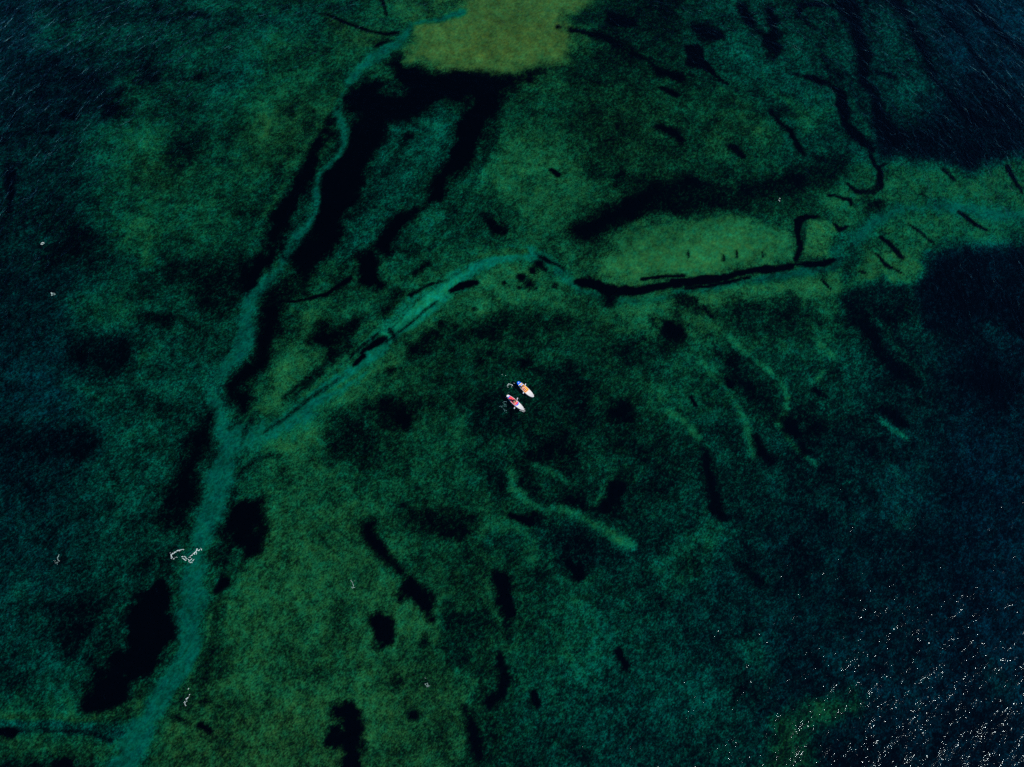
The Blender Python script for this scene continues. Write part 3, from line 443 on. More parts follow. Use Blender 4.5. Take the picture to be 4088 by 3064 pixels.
FOAM = [
('curved arc of broken white foam at the left edge of the pale sand channel', [[(-43.23, 12.38), (-43.47, 12.39), (-43.64, 12.36), (-43.84, 12.32), (-44.09, 12.2), (-44.22, 12.06), (-44.46, 11.91), (-44.71, 11.76), (-44.85, 11.73), (-44.7, 11.53), (-44.55, 11.36)], [(-44.5, 11.17), (-44.29, 11.21)], [(-44.2, 11.36), (-44.19, 11.37)], [(-44.06, 11.41), (-43.94, 11.41)], [(-44.16, 12.23), (-43.94, 12.35)], [(-43.82, 12.2), (-43.68, 12.26)], [(-44.98, 11.97), (-44.96, 11.95)], [(-44.45, 12.03), (-44.26, 12.14)], [(-44.81, 11.65), (-44.74, 11.41), (-44.68, 11.21)], [(-44.7, 11.88), (-44.59, 11.94)]], 0.067),
('jagged hook of white foam lying across the pale sand channel', [[(-43.04, 11.53), (-42.84, 11.39), (-42.76, 11.27), (-42.69, 11.21), (-42.57, 11.18)], [(-43.38, 11.47), (-43.27, 11.5), (-43.18, 11.47)], [(-43.24, 11.3), (-42.97, 11.12), (-42.8, 10.98), (-42.7, 11.07)], [(-42.23, 11.5), (-42.16, 11.62), (-42.04, 11.65), (-41.95, 11.82), (-41.79, 11.94), (-41.58, 12.14), (-41.49, 12.38), (-41.46, 12.53)], [(-41.57, 12.5), (-41.57, 12.29), (-41.42, 12.29)], [(-41.64, 12.17), (-41.48, 11.88), (-41.52, 11.76)], [(-41.8, 12.03), (-41.74, 11.79)], [(-41.37, 12.32), (-41.23, 12.23), (-41.19, 12.35), (-41.15, 12.44)], [(-41.01, 12.55), (-40.96, 12.41), (-40.86, 12.32)], [(-42.43, 11.07), (-42.26, 10.95), (-42.11, 11.09), (-42.0, 11.18)], [(-42.37, 10.86), (-42.24, 10.8)], [(-41.84, 10.92), (-41.77, 11.04), (-41.69, 11.09)], [(-41.97, 10.77), (-41.87, 10.7)], [(-42.14, 10.75), (-42.12, 10.69)], [(-42.47, 11.36), (-42.36, 11.41)], [(-42.3, 11.36), (-42.21, 11.37)], [(-42.44, 11.12), (-42.39, 11.01)]], 0.073),
('small ring of white foam on dark water near the left edge', [[(-72.23, 58.44), (-72.08, 58.36), (-71.92, 58.39), (-71.89, 58.44)], [(-72.12, 58.53), (-72.09, 58.66), (-71.96, 58.72)], [(-71.91, 58.66), (-71.82, 58.66), (-71.79, 58.56), (-71.83, 58.48)]], 0.076),
('scattered white foam flecks below the small foam ring at left', [[(-68.87, 50.07), (-68.83, 50.14), (-68.7, 50.1)], [(-68.8, 50.04), (-68.76, 49.92), (-68.69, 49.83), (-68.65, 49.95), (-68.6, 50.02)], [(-68.49, 50.02), (-68.37, 49.99)], [(-68.32, 49.92), (-68.17, 49.84)], [(-68.69, 49.61), (-68.6, 49.72), (-68.49, 49.78)], [(-68.38, 49.77), (-68.28, 49.75)]], 0.069),
('thin ragged foam squiggle on the dark water left of the channel', [[(-59.54, 11.79), (-59.56, 11.64), (-59.55, 11.52), (-59.64, 11.41), (-59.66, 11.29), (-59.58, 11.17), (-59.52, 11.04), (-59.44, 10.96), (-59.33, 10.94), (-59.24, 10.9)], [(-60.07, 11.0), (-60.05, 10.99)], [(-59.93, 10.81), (-59.91, 10.8)], [(-59.77, 10.67), (-59.7, 10.77)], [(-59.6, 10.71), (-59.48, 10.8)], [(-59.59, 10.55), (-59.51, 10.64)], [(-59.48, 10.51), (-59.47, 10.51)], [(-59.91, 10.97), (-59.89, 10.96)]], 0.05),
('upright broken line of white foam over the mottled green weed', [[(-20.93, 8.52), (-20.91, 8.4), (-20.84, 8.38), (-20.79, 8.29), (-20.67, 8.21)], [(-20.7, 8.11), (-20.63, 8.12)], [(-20.58, 8.06), (-20.66, 7.93)], [(-20.57, 7.94), (-20.56, 7.79), (-20.52, 7.67)], [(-20.72, 7.67), (-20.78, 7.53)], [(-20.63, 7.49), (-20.56, 7.61), (-20.47, 7.53), (-20.4, 7.58), (-20.33, 7.56)], [(-20.45, 8.42), (-20.43, 8.36)]], 0.049),
('tight cluster of white foam crumbs in the lower middle green weed', [[(-10.6, -3.89), (-10.66, -3.97)], [(-10.46, -3.89), (-10.52, -3.95), (-10.47, -4.03), (-10.55, -4.05)], [(-10.77, -3.99), (-10.76, -4.06), (-10.7, -4.15)], [(-10.53, -4.15), (-10.53, -4.25)], [(-10.62, -4.17), (-10.62, -4.23)], [(-10.42, -4.29), (-10.36, -4.25), (-10.28, -4.24)], [(-10.58, -4.34), (-10.48, -4.3)], [(-10.47, -4.12), (-10.45, -4.14)], [(-10.18, -4.18), (-10.17, -4.18)], [(-10.36, -4.12), (-10.34, -4.15)], [(-10.84, -3.29), (-10.74, -3.34)]], 0.055),
('white foam streak at the right edge of the channel low in the picture', [[(-39.99, -5.52), (-40.08, -5.62), (-40.2, -5.72)], [(-39.96, -5.56), (-40.05, -5.7), (-40.16, -5.83)], [(-40.03, -4.5), (-40.1, -4.61)], [(-39.81, -5.19), (-39.85, -5.25)], [(-39.87, -5.43), (-39.85, -5.45)], [(-40.31, -6.03), (-40.39, -6.11)], [(-40.19, -6.05), (-40.23, -6.09)], [(-40.29, -6.18), (-40.24, -6.19)], [(-40.07, -5.96), (-40.03, -5.95)], [(-40.24, -6.34), (-40.16, -6.28)], [(-40.16, -6.48), (-40.04, -6.48)]], 0.061),
('lone white foam fleck on black water above the long green shoal', [[(41.89, 66.34), (41.96, 66.19)], [(42.09, 66.64), (42.09, 66.61)]], 0.13),
('white splash on the water just left of the blue tailed paddleboard', [[(-0.69, 35.35), (-0.59, 35.58), (-0.42, 35.65), (-0.24, 35.58), (-0.07, 35.47)], [(-0.65, 35.17), (-0.5, 35.15)], [(-0.59, 35.4), (-0.46, 35.51), (-0.37, 35.47)], [(-0.2, 35.54), (0.1, 35.4)], [(-0.07, 35.15), (-0.03, 35.17)], [(0.27, 35.72), (0.34, 35.73)], [(-0.03, 35.4), (0.1, 35.38)], [(-1.41, 37.03), (-1.39, 37.01)], [(-0.94, 36.92), (-0.89, 36.89)]], 0.056),
('foam trail on the water left of the red deck paddleboard', [[(-1.31, 32.77), (-1.14, 32.95), (-0.88, 32.99), (-0.75, 32.86)], [(-1.22, 32.63), (-1.05, 32.72)], [(-1.14, 32.41), (-0.92, 32.59)], [(-0.96, 32.36), (-0.79, 32.54)], [(-1.77, 32.23), (-1.52, 32.27), (-1.43, 32.09), (-1.35, 32.12)], [(-1.48, 32.18), (-1.26, 32.32)], [(-1.26, 31.96), (-1.09, 31.69), (-1.05, 31.47)], [(-0.92, 31.51), (-0.75, 31.6), (-0.92, 31.69), (-1.05, 31.6)], [(-0.88, 31.33), (-0.75, 31.38)], [(-1.09, 32.27), (-0.96, 32.23)], [(-0.84, 32.18), (-0.77, 32.21)], [(-0.41, 34.35), (-0.46, 34.26)], [(-0.61, 34.21), (-0.58, 34.24)]], 0.041),
('small bow splash at the white nose of the red deck paddleboard', [[(1.29, 31.58), (1.55, 31.58)], [(1.48, 31.51), (1.52, 31.45)], [(1.61, 31.56), (1.63, 31.47), (1.72, 31.4)], [(1.8, 31.78), (1.82, 31.69)], [(1.67, 31.6), (1.82, 31.56)], [(1.76, 31.91), (1.78, 31.87)], [(1.12, 31.62), (1.23, 31.6)]], 0.068),
('few foam drops beside the right arm of the red deck rider', [[(0.74, 33.35), (0.76, 33.26), (0.83, 33.22)], [(0.89, 33.01), (0.91, 33.0)], [(1.0, 33.29), (1.04, 33.24)], [(1.49, 32.41), (1.51, 32.38)], [(1.36, 32.59), (1.37, 32.57)]], 0.038)]


def rng_noise(seed):
    r = np.random.RandomState(seed); tab = r.rand(256, 256).astype(np.float64)
    def f(x, y):
        xi = np.floor(x).astype(np.int64); yi = np.floor(y).astype(np.int64)
        fx = x - xi; fy = y - yi; fx = fx * fx * (3 - 2 * fx); fy = fy * fy * (3 - 2 * fy)
        a = tab[xi & 255, yi & 255]; b = tab[(xi + 1) & 255, yi & 255]; c = tab[xi & 255, (yi + 1) & 255]; d = tab[(xi + 1) & 255, (yi + 1) & 255]
        return (a + (b - a) * fx) * (1 - fy) + (c + (d - c) * fx) * fy - .5
    return f
def fbm(x, y, scale, oct, seed, g=.55):
    s = 0; a = 1; nrm = 0
    for i in range(oct):
        f = rng_noise(seed + i)
        ang = .7 * i
        xr = x * math.cos(ang) - y * math.sin(ang); yr = x * math.sin(ang) + y * math.cos(ang)
        s = s + a * f(xr * scale * 2.03 ** i + 17.3, yr * scale * 2.03 ** i + 5.1); nrm += a; a *= g
    return s / nrm * 2
def axis(lo, hi, step, far):
    core = np.arange(lo, hi + step / 2, step); out = []; d = step; v = core[-1]
    while v < far: d *= 1.35; v += d; out.append(v)
    inn = []; d = step; v = core[0]
    while v > -far: d *= 1.35; v -= d; inn.append(v)
    return np.array(inn[::-1] + list(core) + out)
def sheet(name, xs, ys, z):
    nx, ny = len(xs), len(ys)
    X, Y = np.meshgrid(xs, ys)
    co = np.stack([X.ravel(), Y.ravel(), z.ravel()], 1).astype(np.float32)
    i = np.arange(nx * ny).reshape(ny, nx)
    q = np.stack([i[:-1, :-1], i[:-1, 1:], i[1:, 1:], i[1:, :-1]], -1).reshape(-1, 4)
    me = bpy.data.meshes.new(name)
    me.vertices.add(len(co)); me.vertices.foreach_set('co', co.ravel())
    me.loops.add(q.size); me.loops.foreach_set('vertex_index', q.ravel().astype(np.int32))
    me.polygons.add(len(q)); me.polygons.foreach_set('loop_start', np.arange(0, q.size, 4, dtype=np.int32))
    me.update(calc_edges=True); me.polygons.foreach_set('use_smooth', np.ones(len(q), dtype=bool))
    return me

def paint_map(xs, ys):
    X0, Y0 = np.meshgrid(xs, ys)
    sh = X0.shape; X0 = X0.ravel(); Y0 = Y0.ravel()
    X = X0 + 1.5 * fbm(X0, Y0, .16, 5, 11, .62); Y = Y0 + 1.5 * fbm(X0, Y0, .16, 5, 41, .62)
    num = np.zeros((2,) + X.shape); den = np.zeros(X.shape)
    for gx, gy, l, h in BASE:
        w = 1 / (((X - gx) ** 2 + (Y - gy) ** 2) / 60 + 1) ** 3
        num[0] += w * l; num[1] += w * h; den += w
    L = num[0] / den; Hh = num[1] / den; N = np.ones(X.shape)
    n1 = fbm(X0, Y0, .07, 4, 71); n2 = fbm(X0, Y0, .33, 5, 91, .68)
    n3 = fbm(X0, Y0, .2, 3, 131, .7)
    L = L * (1 + .27 * n1 + .24 * n3)
    xmin, ymin = xs[0], ys[0]
    for kind, pts, l, h, soft, nz in FEATURES:
        if kind == 's':
            a = np.array(pts).reshape(-1, 3); pad = a[:, 2].max() + soft * 2 + 2
        else:
            a = np.array(pts).reshape(-1, 2); pad = soft * 2 + 2
        idx = np.nonzero((X0 > a[:, 0].min() - pad) & (X0 < a[:, 0].max() + pad) & (Y0 > a[:, 1].min() - pad) & (Y0 < a[:, 1].max() + pad))[0]
        if not len(idx): continue
        # narrow features wander less than broad ones
        k = min(1.0, (a[:, 2].max() if kind == 's' else 9) / 1.6); k = max(.3, k)
        x = X0[idx] + (X[idx] - X0[idx]) * k; y = Y0[idx] + (Y[idx] - Y0[idx]) * k
        if kind == 's':
            dm = np.full(x.shape, 1e9)
            for i in range(len(a) - 1):
                ax, ay, aw = a[i]; bx, by, bw = a[i + 1]
                dx, dy = bx - ax, by - ay; ll = dx * dx + dy * dy + 1e-9
                t = np.clip(((x - ax) * dx + (y - ay) * dy) / ll, 0, 1)
                dm = np.minimum(dm, np.hypot(x - ax - t * dx, y - ay - t * dy) - (aw + (bw - aw) * t))
        else:
            inside = np.zeros(x.shape, bool); dm = np.full(x.shape, 1e9); n = len(a)
            for i in range(n):
                ax, ay = a[i]; bx, by = a[(i + 1) % n]
                dx, dy = bx - ax, by - ay; ll = dx * dx + dy * dy + 1e-9
                t = np.clip(((x - ax) * dx + (y - ay) * dy) / ll, 0, 1)
                dm = np.minimum(dm, np.hypot(x - ax - t * dx, y - ay - t * dy))
                if dy != 0:
                    c = ((ay > y) != (by > y)) & (x < dx * (y - ay) / dy + ax); inside ^= c
            dm = np.where(inside, -dm, dm)
        rag = min(soft * 3.0, 2.4)
        if kind == 's': rag = min(rag * (1.6 if .5 < l < .85 and nz > .7 else 1), (1.5 if .5 < l < .85 and nz > .7 else .95) * float(np.median(a[:, 2])))
        elif l < .1: rag *= 1.35
        dm = dm + n2[idx] * rag
        soft = soft * (1.6 if soft > .8 else 1.45 if soft > .42 else 1)
        al = np.clip(.5 - dm / (2 * soft + .05), 0, 1); al = al * al * (3 - 2 * al)
        L[idx] = L[idx] * (1 - al) + l * al * (1 if l < .12 else 1 + .18 * n1[idx] + .24 * n3[idx] * nz)
        if h is not None: Hh[idx] = Hh[idx] * (1 - al) + h * al
        N[idx] = N[idx] * (1 - al) + nz * al
    return L.reshape(sh), Hh.reshape(sh), N.reshape(sh)

xs = axis(-104, 104, .3, 6000); ys = axis(-19, 122, .3, 6000)
Lm, Hm, Nm = paint_map(xs, ys)
XX, YY = np.meshgrid(xs, ys)
zz = ZB + .25 * fbm(XX, YY, .12, 4, 5) * np.clip((200 - np.hypot(XX, YY)) / 60, 0, 1)
me = sheet("seabed", xs, ys, zz)
at = me.attributes.new("bed", 'FLOAT_COLOR', 'POINT')
dat = np.stack([np.clip(Lm, 0, 1.3).ravel(), (Hm.ravel() + 1) / 2.5, Nm.ravel(), np.ones(Lm.size)], 1).astype(np.float32)
at.data.foreach_set('color', dat.ravel())

def seabed_material():
    m = newmat("weed and sand bed"); t = NT(m)
    co = t.n('ShaderNodeTexCoord').outputs['Object']
    a = t.n('ShaderNodeAttribute', attribute_name='bed')
    sp = t.n('ShaderNodeSeparateColor', inp={0: a.outputs['Color']})
    L, Hc, N = sp.outputs[0], sp.outputs[1], sp.outputs[2]
    # weed grows in tufts: where it is thin, pale sand shows in specks; where sand rules, dark tufts dot it
    st = t.mapping(t.mapping(co, (1, 1, 1), (0, 0, R(-45))), (1.0, 1.45, 1))
    c0 = t.noise(co, .13, 4, .6, .6)          # beds of several metres
    c1 = t.noise(co, .5, 4, .62, .4)          # clumps
    g1 = t.noise(st, 1.8, 3, .62, .25)       # tufts
    g2 = t.noise(st, 4.2, 2, .6)             # blades and stones
    keep = t.m('MULTIPLY_ADD', L, 6, 0, clamp=True)
    amp = t.m('MULTIPLY', t.m('MULTIPLY_ADD', L, .55, .22), t.m('MULTIPLY', keep, N))
    s1 = t.m('ADD', t.m('MULTIPLY', t.m('SUBTRACT', c1, .5), 1.5), t.m('MULTIPLY', t.m('SUBTRACT', c0, .5), 1.0))
    L1 = t.m('MAXIMUM', t.m('MULTIPLY_ADD', s1, amp, L), 0)
    g = t.m('ADD', t.m('MULTIPLY_ADD', t.m('SUBTRACT', g1, .5), 2.8, .5), t.m('MULTIPLY', t.m('SUBTRACT', g2, .5), 1.8))
    cov = t.m('SUBTRACT', g, t.m('SUBTRACT', 1.0, t.m('MULTIPLY', L1, 1.6)))
    cov = t.m('MULTIPLY_ADD', cov, 1.05, .32, clamp=True)
    cov = t.m('MULTIPLY', cov, keep)
    hi = t.m('MULTIPLY', t.m('MULTIPLY_ADD', L1, .70, .20), t.m('MULTIPLY_ADD', t.m('SUBTRACT', g, .5), .26, 1.0)); lo = t.m('MULTIPLY', L1, .5)
    Lc = t.m('ADD', t.m('MULTIPLY', cov, hi), t.m('MULTIPLY', t.m('SUBTRACT', 1.0, cov), lo))
    Lc = t.m('MULTIPLY', Lc, t.m('MULTIPLY_ADD', t.m('SUBTRACT', g2, .5), .9, 1.0))
    mixn = t.m('MULTIPLY_ADD', t.m('SUBTRACT', N, .55), 2.2, .25, clamp=True)
    Lf = t.m('ADD', t.m('MULTIPLY', Lc, mixn), t.m('MULTIPLY', t.m('MULTIPLY', L1, t.m('MULTIPLY_ADD', t.m('SUBTRACT', g1, .5), .8, 1.0)), t.m('SUBTRACT', 1.0, mixn)))
    Lf = t.m('MAXIMUM', t.m('SUBTRACT', Lf, .03), 0)
    lum = t.m('MULTIPLY', t.m('POWER', Lf, 2.15), 1.0)
    hue = t.m('ADD', Hc, t.m('MULTIPLY', t.m('SUBTRACT', t.noise(co, .9, 4, .8), .52), .5))
    ramp = t.n('ShaderNodeValToRGB'); t.t.links.new(hue, ramp.inputs[0])
    cols = [(0, (0, 78, 104)), (.2, (0, 94, 94)), (.37, (2, 122, 98)), (.5, (14, 112, 72)), (.63, (34, 106, 56)), (.8, (56, 98, 44)), (1, (77, 94, 28))]  # blue end: deep water plus sky reflection painted into the bed colour
    el = ramp.color_ramp.elements
    while len(el) < len(cols): el.new(.5)
    for e, (p, c) in zip(el, cols):
        e.position = p; l = lin(c); e.color = (l[0] / 0.3, l[1] / 0.92, l[2] / 0.8, 1)
    mul = t.n('ShaderNodeVectorMath', operation='SCALE'); t.t.links.new(ramp.outputs[0], mul.inputs[0]); t.t.links.new(lum, mul.inputs['Scale'])
    d = t.n('ShaderNodeBsdfDiffuse', inp={'Color': mul.outputs[0]})
    o = t.n('ShaderNodeOutputMaterial'); t.t.links.new(d.outputs[0], o.inputs[0])
    return m
me.materials.append(seabed_material())
bed = bpy.data.objects.new("seabed", me); C.objects.link(bed); tag(bed, kind='structure')

# ------------------------------------------------------------------ water surface
def water_material():
    m = newmat("clear sea water"); t = NT(m)
    co = t.n('ShaderNodeTexCoord').outputs['Object']
    w0 = t.mapping(co, (1, 1.0, 1), (0, 0, R(-30)))
    w1 = t.mapping(co, (1.5, .8, 1), (0, 0, R(25)))
    swell = t.noise(w0, .16, 3, .5, .6)
    ridge = t.noise(w0, .3, 4, .6, .5, 'RIDGED_MULTIFRACTAL')
    ridge = t.m('POWER', t.m('MULTIPLY', ridge, .5, clamp=True), 3.0)
    chop = t.noise(w1, .9, 3, .55, .5)
    rip = t.noise(w1, 3.0, 2, .5, .3)
    h = t.m('MULTIPLY', swell, 0.3)
    h = t.m('ADD', h, t.m('MULTIPLY', ridge, 0.07))
    h = t.m('ADD', h, t.m('MULTIPLY', chop, 0.088))
    h = t.m('ADD', h, t.m('MULTIPLY', rip, 0.011))
    # wind waves of the open water bend round the shallows: long crests, short spacing
    sx = t.n('ShaderNodeSeparateXYZ', inp={0: co}); px = sx.outputs[0]; py = t.m('SUBTRACT', sx.outputs[1], 45.0)
    rr = t.m('SQRT', t.m('ADD', t.m('MULTIPLY', px, px), t.m('MULTIPLY', py, py)))
    cv = t.n('ShaderNodeCombineXYZ', inp={0: t.m('MULTIPLY', rr, .75), 1: t.m('MULTIPLY', t.m('DIVIDE', px, rr), 30.0), 2: t.m('MULTIPLY', t.m('DIVIDE', py, rr), 30.0)})
    cr = t.noise(cv.outputs[0], 1.0, 4, .5, 1.0)
    cr = t.m('POWER', cr, 1.6)
    mk = t.m('SMOOTH_MIN', t.m('MAXIMUM', t.m('MULTIPLY', t.m('SUBTRACT', rr, 28.0), .022), 0.0), 1.0, .2)
    h = t.m('ADD', h, t.m('MULTIPLY', t.m('MULTIPLY', cr, 0.22), mk))
    b = t.n('ShaderNodeBump', inp={'Height': h, 'Distance': 1.0, 'Strength': 1.0})
    gi = t.n('ShaderNodeNewGeometry')
    dt = t.n('ShaderNodeVectorMath', operation='DOT_PRODUCT'); t.t.links.new(gi.outputs['Incoming'], dt.inputs[0]); t.t.links.new(b.outputs[0], dt.inputs[1])
    ca = t.m('ABSOLUTE', dt.outputs['Value'])
    fr = t.m('MULTIPLY_ADD', t.m('POWER', t.m('SUBTRACT', 1.0, ca, clamp=True), 5.0), .98, .02, clamp=True)   # reflectance of water
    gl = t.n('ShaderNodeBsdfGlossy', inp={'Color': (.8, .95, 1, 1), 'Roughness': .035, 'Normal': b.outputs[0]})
    tr = t.n('ShaderNodeBsdfTransparent', inp={'Color': (.55, .95, .88, 1)})
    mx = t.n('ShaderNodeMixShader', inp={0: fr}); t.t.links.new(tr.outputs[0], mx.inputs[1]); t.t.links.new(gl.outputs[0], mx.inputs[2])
    o = t.n('ShaderNodeOutputMaterial'); t.t.links.new(mx.outputs[0], o.inputs[0])
    return m
wx = axis(-104, 104, 4, 6000); wy = axis(-20, 120, 4, 6000)
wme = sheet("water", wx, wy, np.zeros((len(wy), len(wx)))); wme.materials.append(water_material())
water = bpy.data.objects.new("water", wme); C.objects.link(water); tag(water, kind='structure')

# ------------------------------------------------------------------ paddleboards
BL = 3.24
def half_width(s, wmax, nose, tail):
    """half width of the board, s = 0 at the tail, 1 at the nose"""
    s = np.clip(s, 0, 1)
    if s < .5: return wmax * (tail + (1 - tail) * math.sin(math.pi * min(1, s / .5) / 2) ** .8) * min(1, (s / .035) ** .5 if s > 0 else 0)
    u = (s - .5) / .5
    return wmax * max(0, 1 - u ** nose) ** .56
def deck_z(s, t):
    rock = .16 * max(0, (s - .68) / .32) ** 2 + .03 * max(0, (.12 - s) / .12) ** 2
    return .105 + rock - .012 * t * t
def make_hull(prof, mat_side, mat_rail, parent, tail_dark=0.0):
    bm = bmesh.new(); rings = []
    S = [0, .006, .015, .03, .06, .1, .15, .2, .27, .35, .43, .5, .57, .64, .7, .76, .81, .86, .9, .93, .955, .975, .99, 1]
    sec = [(-1, .0), (-1.02, -.03), (-.97, -.09), (-.7, -.135), (0, -.14), (.7, -.135), (.97, -.09), (1.02, -.03), (1, .0), (.6, .0), (0, .0), (-.6, .0)]
    for s in S:
        w = max(half_width(s, *prof), .012)
        rings.append([bm.verts.new(((s - .5) * BL, w * a, deck_z(s, min(1, abs(a))) + z)) for a, z in sec])
    n = len(sec)
    for i in range(len(S) - 1):
        for j in range(n):
            f = bm.faces.new((rings[i][j], rings[i + 1][j], rings[i + 1][(j + 1) % n], rings[i][(j + 1) % n])); f.smooth = True
            f.material_index = 0 if (j in (1, 2, 3, 4, 5, 6) or S[i] < tail_dark) else 1
    bm.faces.new(rings[0]); bm.faces.new(rings[-1][::-1])
    o = bm_obj('hull', bm, mat_side, parent); o.data.materials.append(mat_rail); return o
def deck_panel(name, prof, s0, s1, tmax, lift, mat, parent, curve0=0, curve1=0, t0=None, label=None, margin=0.0):
    """thin panel that follows the deck between two stations; curve bows its ends"""
    bm = bmesh.new(); NS, NTT = 18, 10; top = []; bot = []
    tl = -tmax if t0 is None else t0
    for i in range(NS + 1):
        rt, rb = [], []
        for j in range(NTT + 1):
            t = tl + (tmax - tl) * j / NTT
            a = s0 + curve0 * t * t; b = s1 - curve1 * t * t
            s = a + (b - a) * i / NS
            w = max(half_width(s, *prof) - margin, .01)
            z = deck_z(s, t)
            rt.append(bm.verts.new(((s - .5) * BL, w * t, z + lift))); rb.append(bm.verts.new(((s - .5) * BL, w * t, z + .002)))
        top.append(rt); bot.append(rb)
    for i in range(NS):
        for j in range(NTT):
            bm.faces.new((top[i][j], top[i + 1][j], top[i + 1][j + 1], top[i][j + 1]))
            bm.faces.new((bot[i][j], bot[i][j + 1], bot[i + 1][j + 1], bot[i + 1][j]))
    for i in range(NS):
        bm.faces.new((top[i][0], bot[i][0], bot[i + 1][0], top[i + 1][0])); bm.faces.new((top[i][-1], top[i + 1][-1], bot[i + 1][-1], bot[i][-1]))
    for j in range(NTT):
        bm.faces.new((top[0][j], top[0][j + 1], bot[0][j + 1], bot[0][j])); bm.faces.new((top[-1][j], bot[-1][j], bot[-1][j + 1], top[-1][j + 1]))
    o = bm_obj(name, bm, mat, parent, False)
    if label: o['label'] = label
    return o
def fin(parent, mat):
    bm = bmesh.new(); pr = [(-1.30, -.03), (-1.08, -.03), (-1.2, -.2), (-1.36, -.26)]
    a = [bm.verts.new((x, .008, z)) for x, z in pr]; b = [bm.verts.new((x, -.008, z)) for x, z in pr]
    bm.faces.new(a); bm.faces.new(b[::-1])
    for i in range(4): bm.faces.new((a[i], b[i], b[(i + 1) % 4], a[(i + 1) % 4]))
    return bm_obj('fin', bm, mat, parent)

M_white = simple("white deck paint", (.88, .87, .85), .45, .3, .05, 6, .002)
M_cream = simple("off white deck foam", (.80, .75, .70), .6, .2, .05, 7, .002)
M_blue = simple("bright blue deck paint", (.0, .15, .95), .4, .3, .06)
M_navy = simple("deep blue rail", (.002, .03, .34), .35, .4, .06)
M_orange = simple("orange traction pad", (1.0, .37, .002), .75, .1, .07, 8, .003)
M_yellow = simple("yellow stripe", (.95, .55, .05), .5, .2, .05)
M_red = simple("coral red traction pad", (.95, .075, .095), .75, .1, .08, 8, .003)
M_redrail = simple("red rail", (.62, .07, .05), .4, .3, .06)
M_dark = simple("black plastic", (.01, .01, .012), .5, .3, .1)

b1 = empty('paddleboard', (1.92, 34.74, 0), math.atan2(-2.31, 2.27))
tag(b1, 'blue tailed paddleboard with orange deck pad and white nose', 'paddleboard', 'paddleboards side by side')
PR1 = (.40, 2.7, .42)
make_hull(PR1, M_navy, M_white, b1, .14)
deck_panel('tail_panel', PR1, .004, .142, .93, .007, M_blue, b1)
deck_panel('stripe', PR1, .142, .16, .95, .007, M_white, b1, label='white stripe')
deck_panel('stripe', PR1, .16, .20, .82, .008, M_yellow, b1, label='yellow stripe')
deck_panel('stripe', PR1, .212, .24, .95, .008, M_blue, b1, label='blue stripe')
deck_panel('deck_pad', PR1, .262, .618, .9, .010, M_orange, b1, curve1=.012)
deck_panel('nose_panel', PR1, .624, .985, .92, .006, M_cream, b1)
# white mark and small vent near the tail
bm = bmesh.new()
for cx, cy, r0 in ((.055, .1, .05), (.06, -.02, .045), (.07, .22, .035), (.045, .18, .03)):
    ring = []
    for k in range(9):
        an = k / 9 * 2 * math.pi; rr = r0 * (1 + .35 * math.sin(3 * an + cx * 90))
        ring.append(((cx - .5) * BL + rr * math.cos(an), cy * .3 + rr * math.sin(an)))
    tv = [bm.verts.new((x, y, deck_z(.06, .1) + .0125 + r0 * .02)) for x, y in ring]; bv = [bm.verts.new((x, y, deck_z(.06, .1) + .008)) for x, y in ring]
    bm.faces.new(tv)
    for k in range(9): bm.faces.new((tv[k], bv[k], bv[(k + 1) % 9], tv[(k + 1) % 9]))
bm_obj('emblem', bm, M_white, b1)
deck_panel('carry_handle', PR1, .085, .13, .05, .022, M_navy, b1, t0=-.04)
fin(b1, M_dark)

b2 = empty('paddleboard', (.4737, 32.77, 0), math.atan2(-2.2, 2.37))
tag(b2, 'white paddleboard with coral red deck pad and two blue bands', 'paddleboard', 'paddleboards side by side')
PR2 = (.38, 2.4, .42)
make_hull(PR2, M_redrail, M_white, b2)
deck_panel('tail_panel', PR2, .004, .098, .93, .006, M_cream, b2)
deck_panel('band', PR2, .10, .135, .84, .010, M_blue, b2, label='narrow blue band near the tail')
deck_panel('deck_pad', PR2, .137, .612, .86, .010, M_red, b2, curve1=.06)
deck_panel('band', PR2, .616, .668, .86, .010, M_blue, b2, curve0=-.06, curve1=.085, label='wide curved blue band')
deck_panel('nose_panel', PR2, .69, .985, .9, .006, M_cream, b2, curve0=-.085)
fin(b2, M_dark)

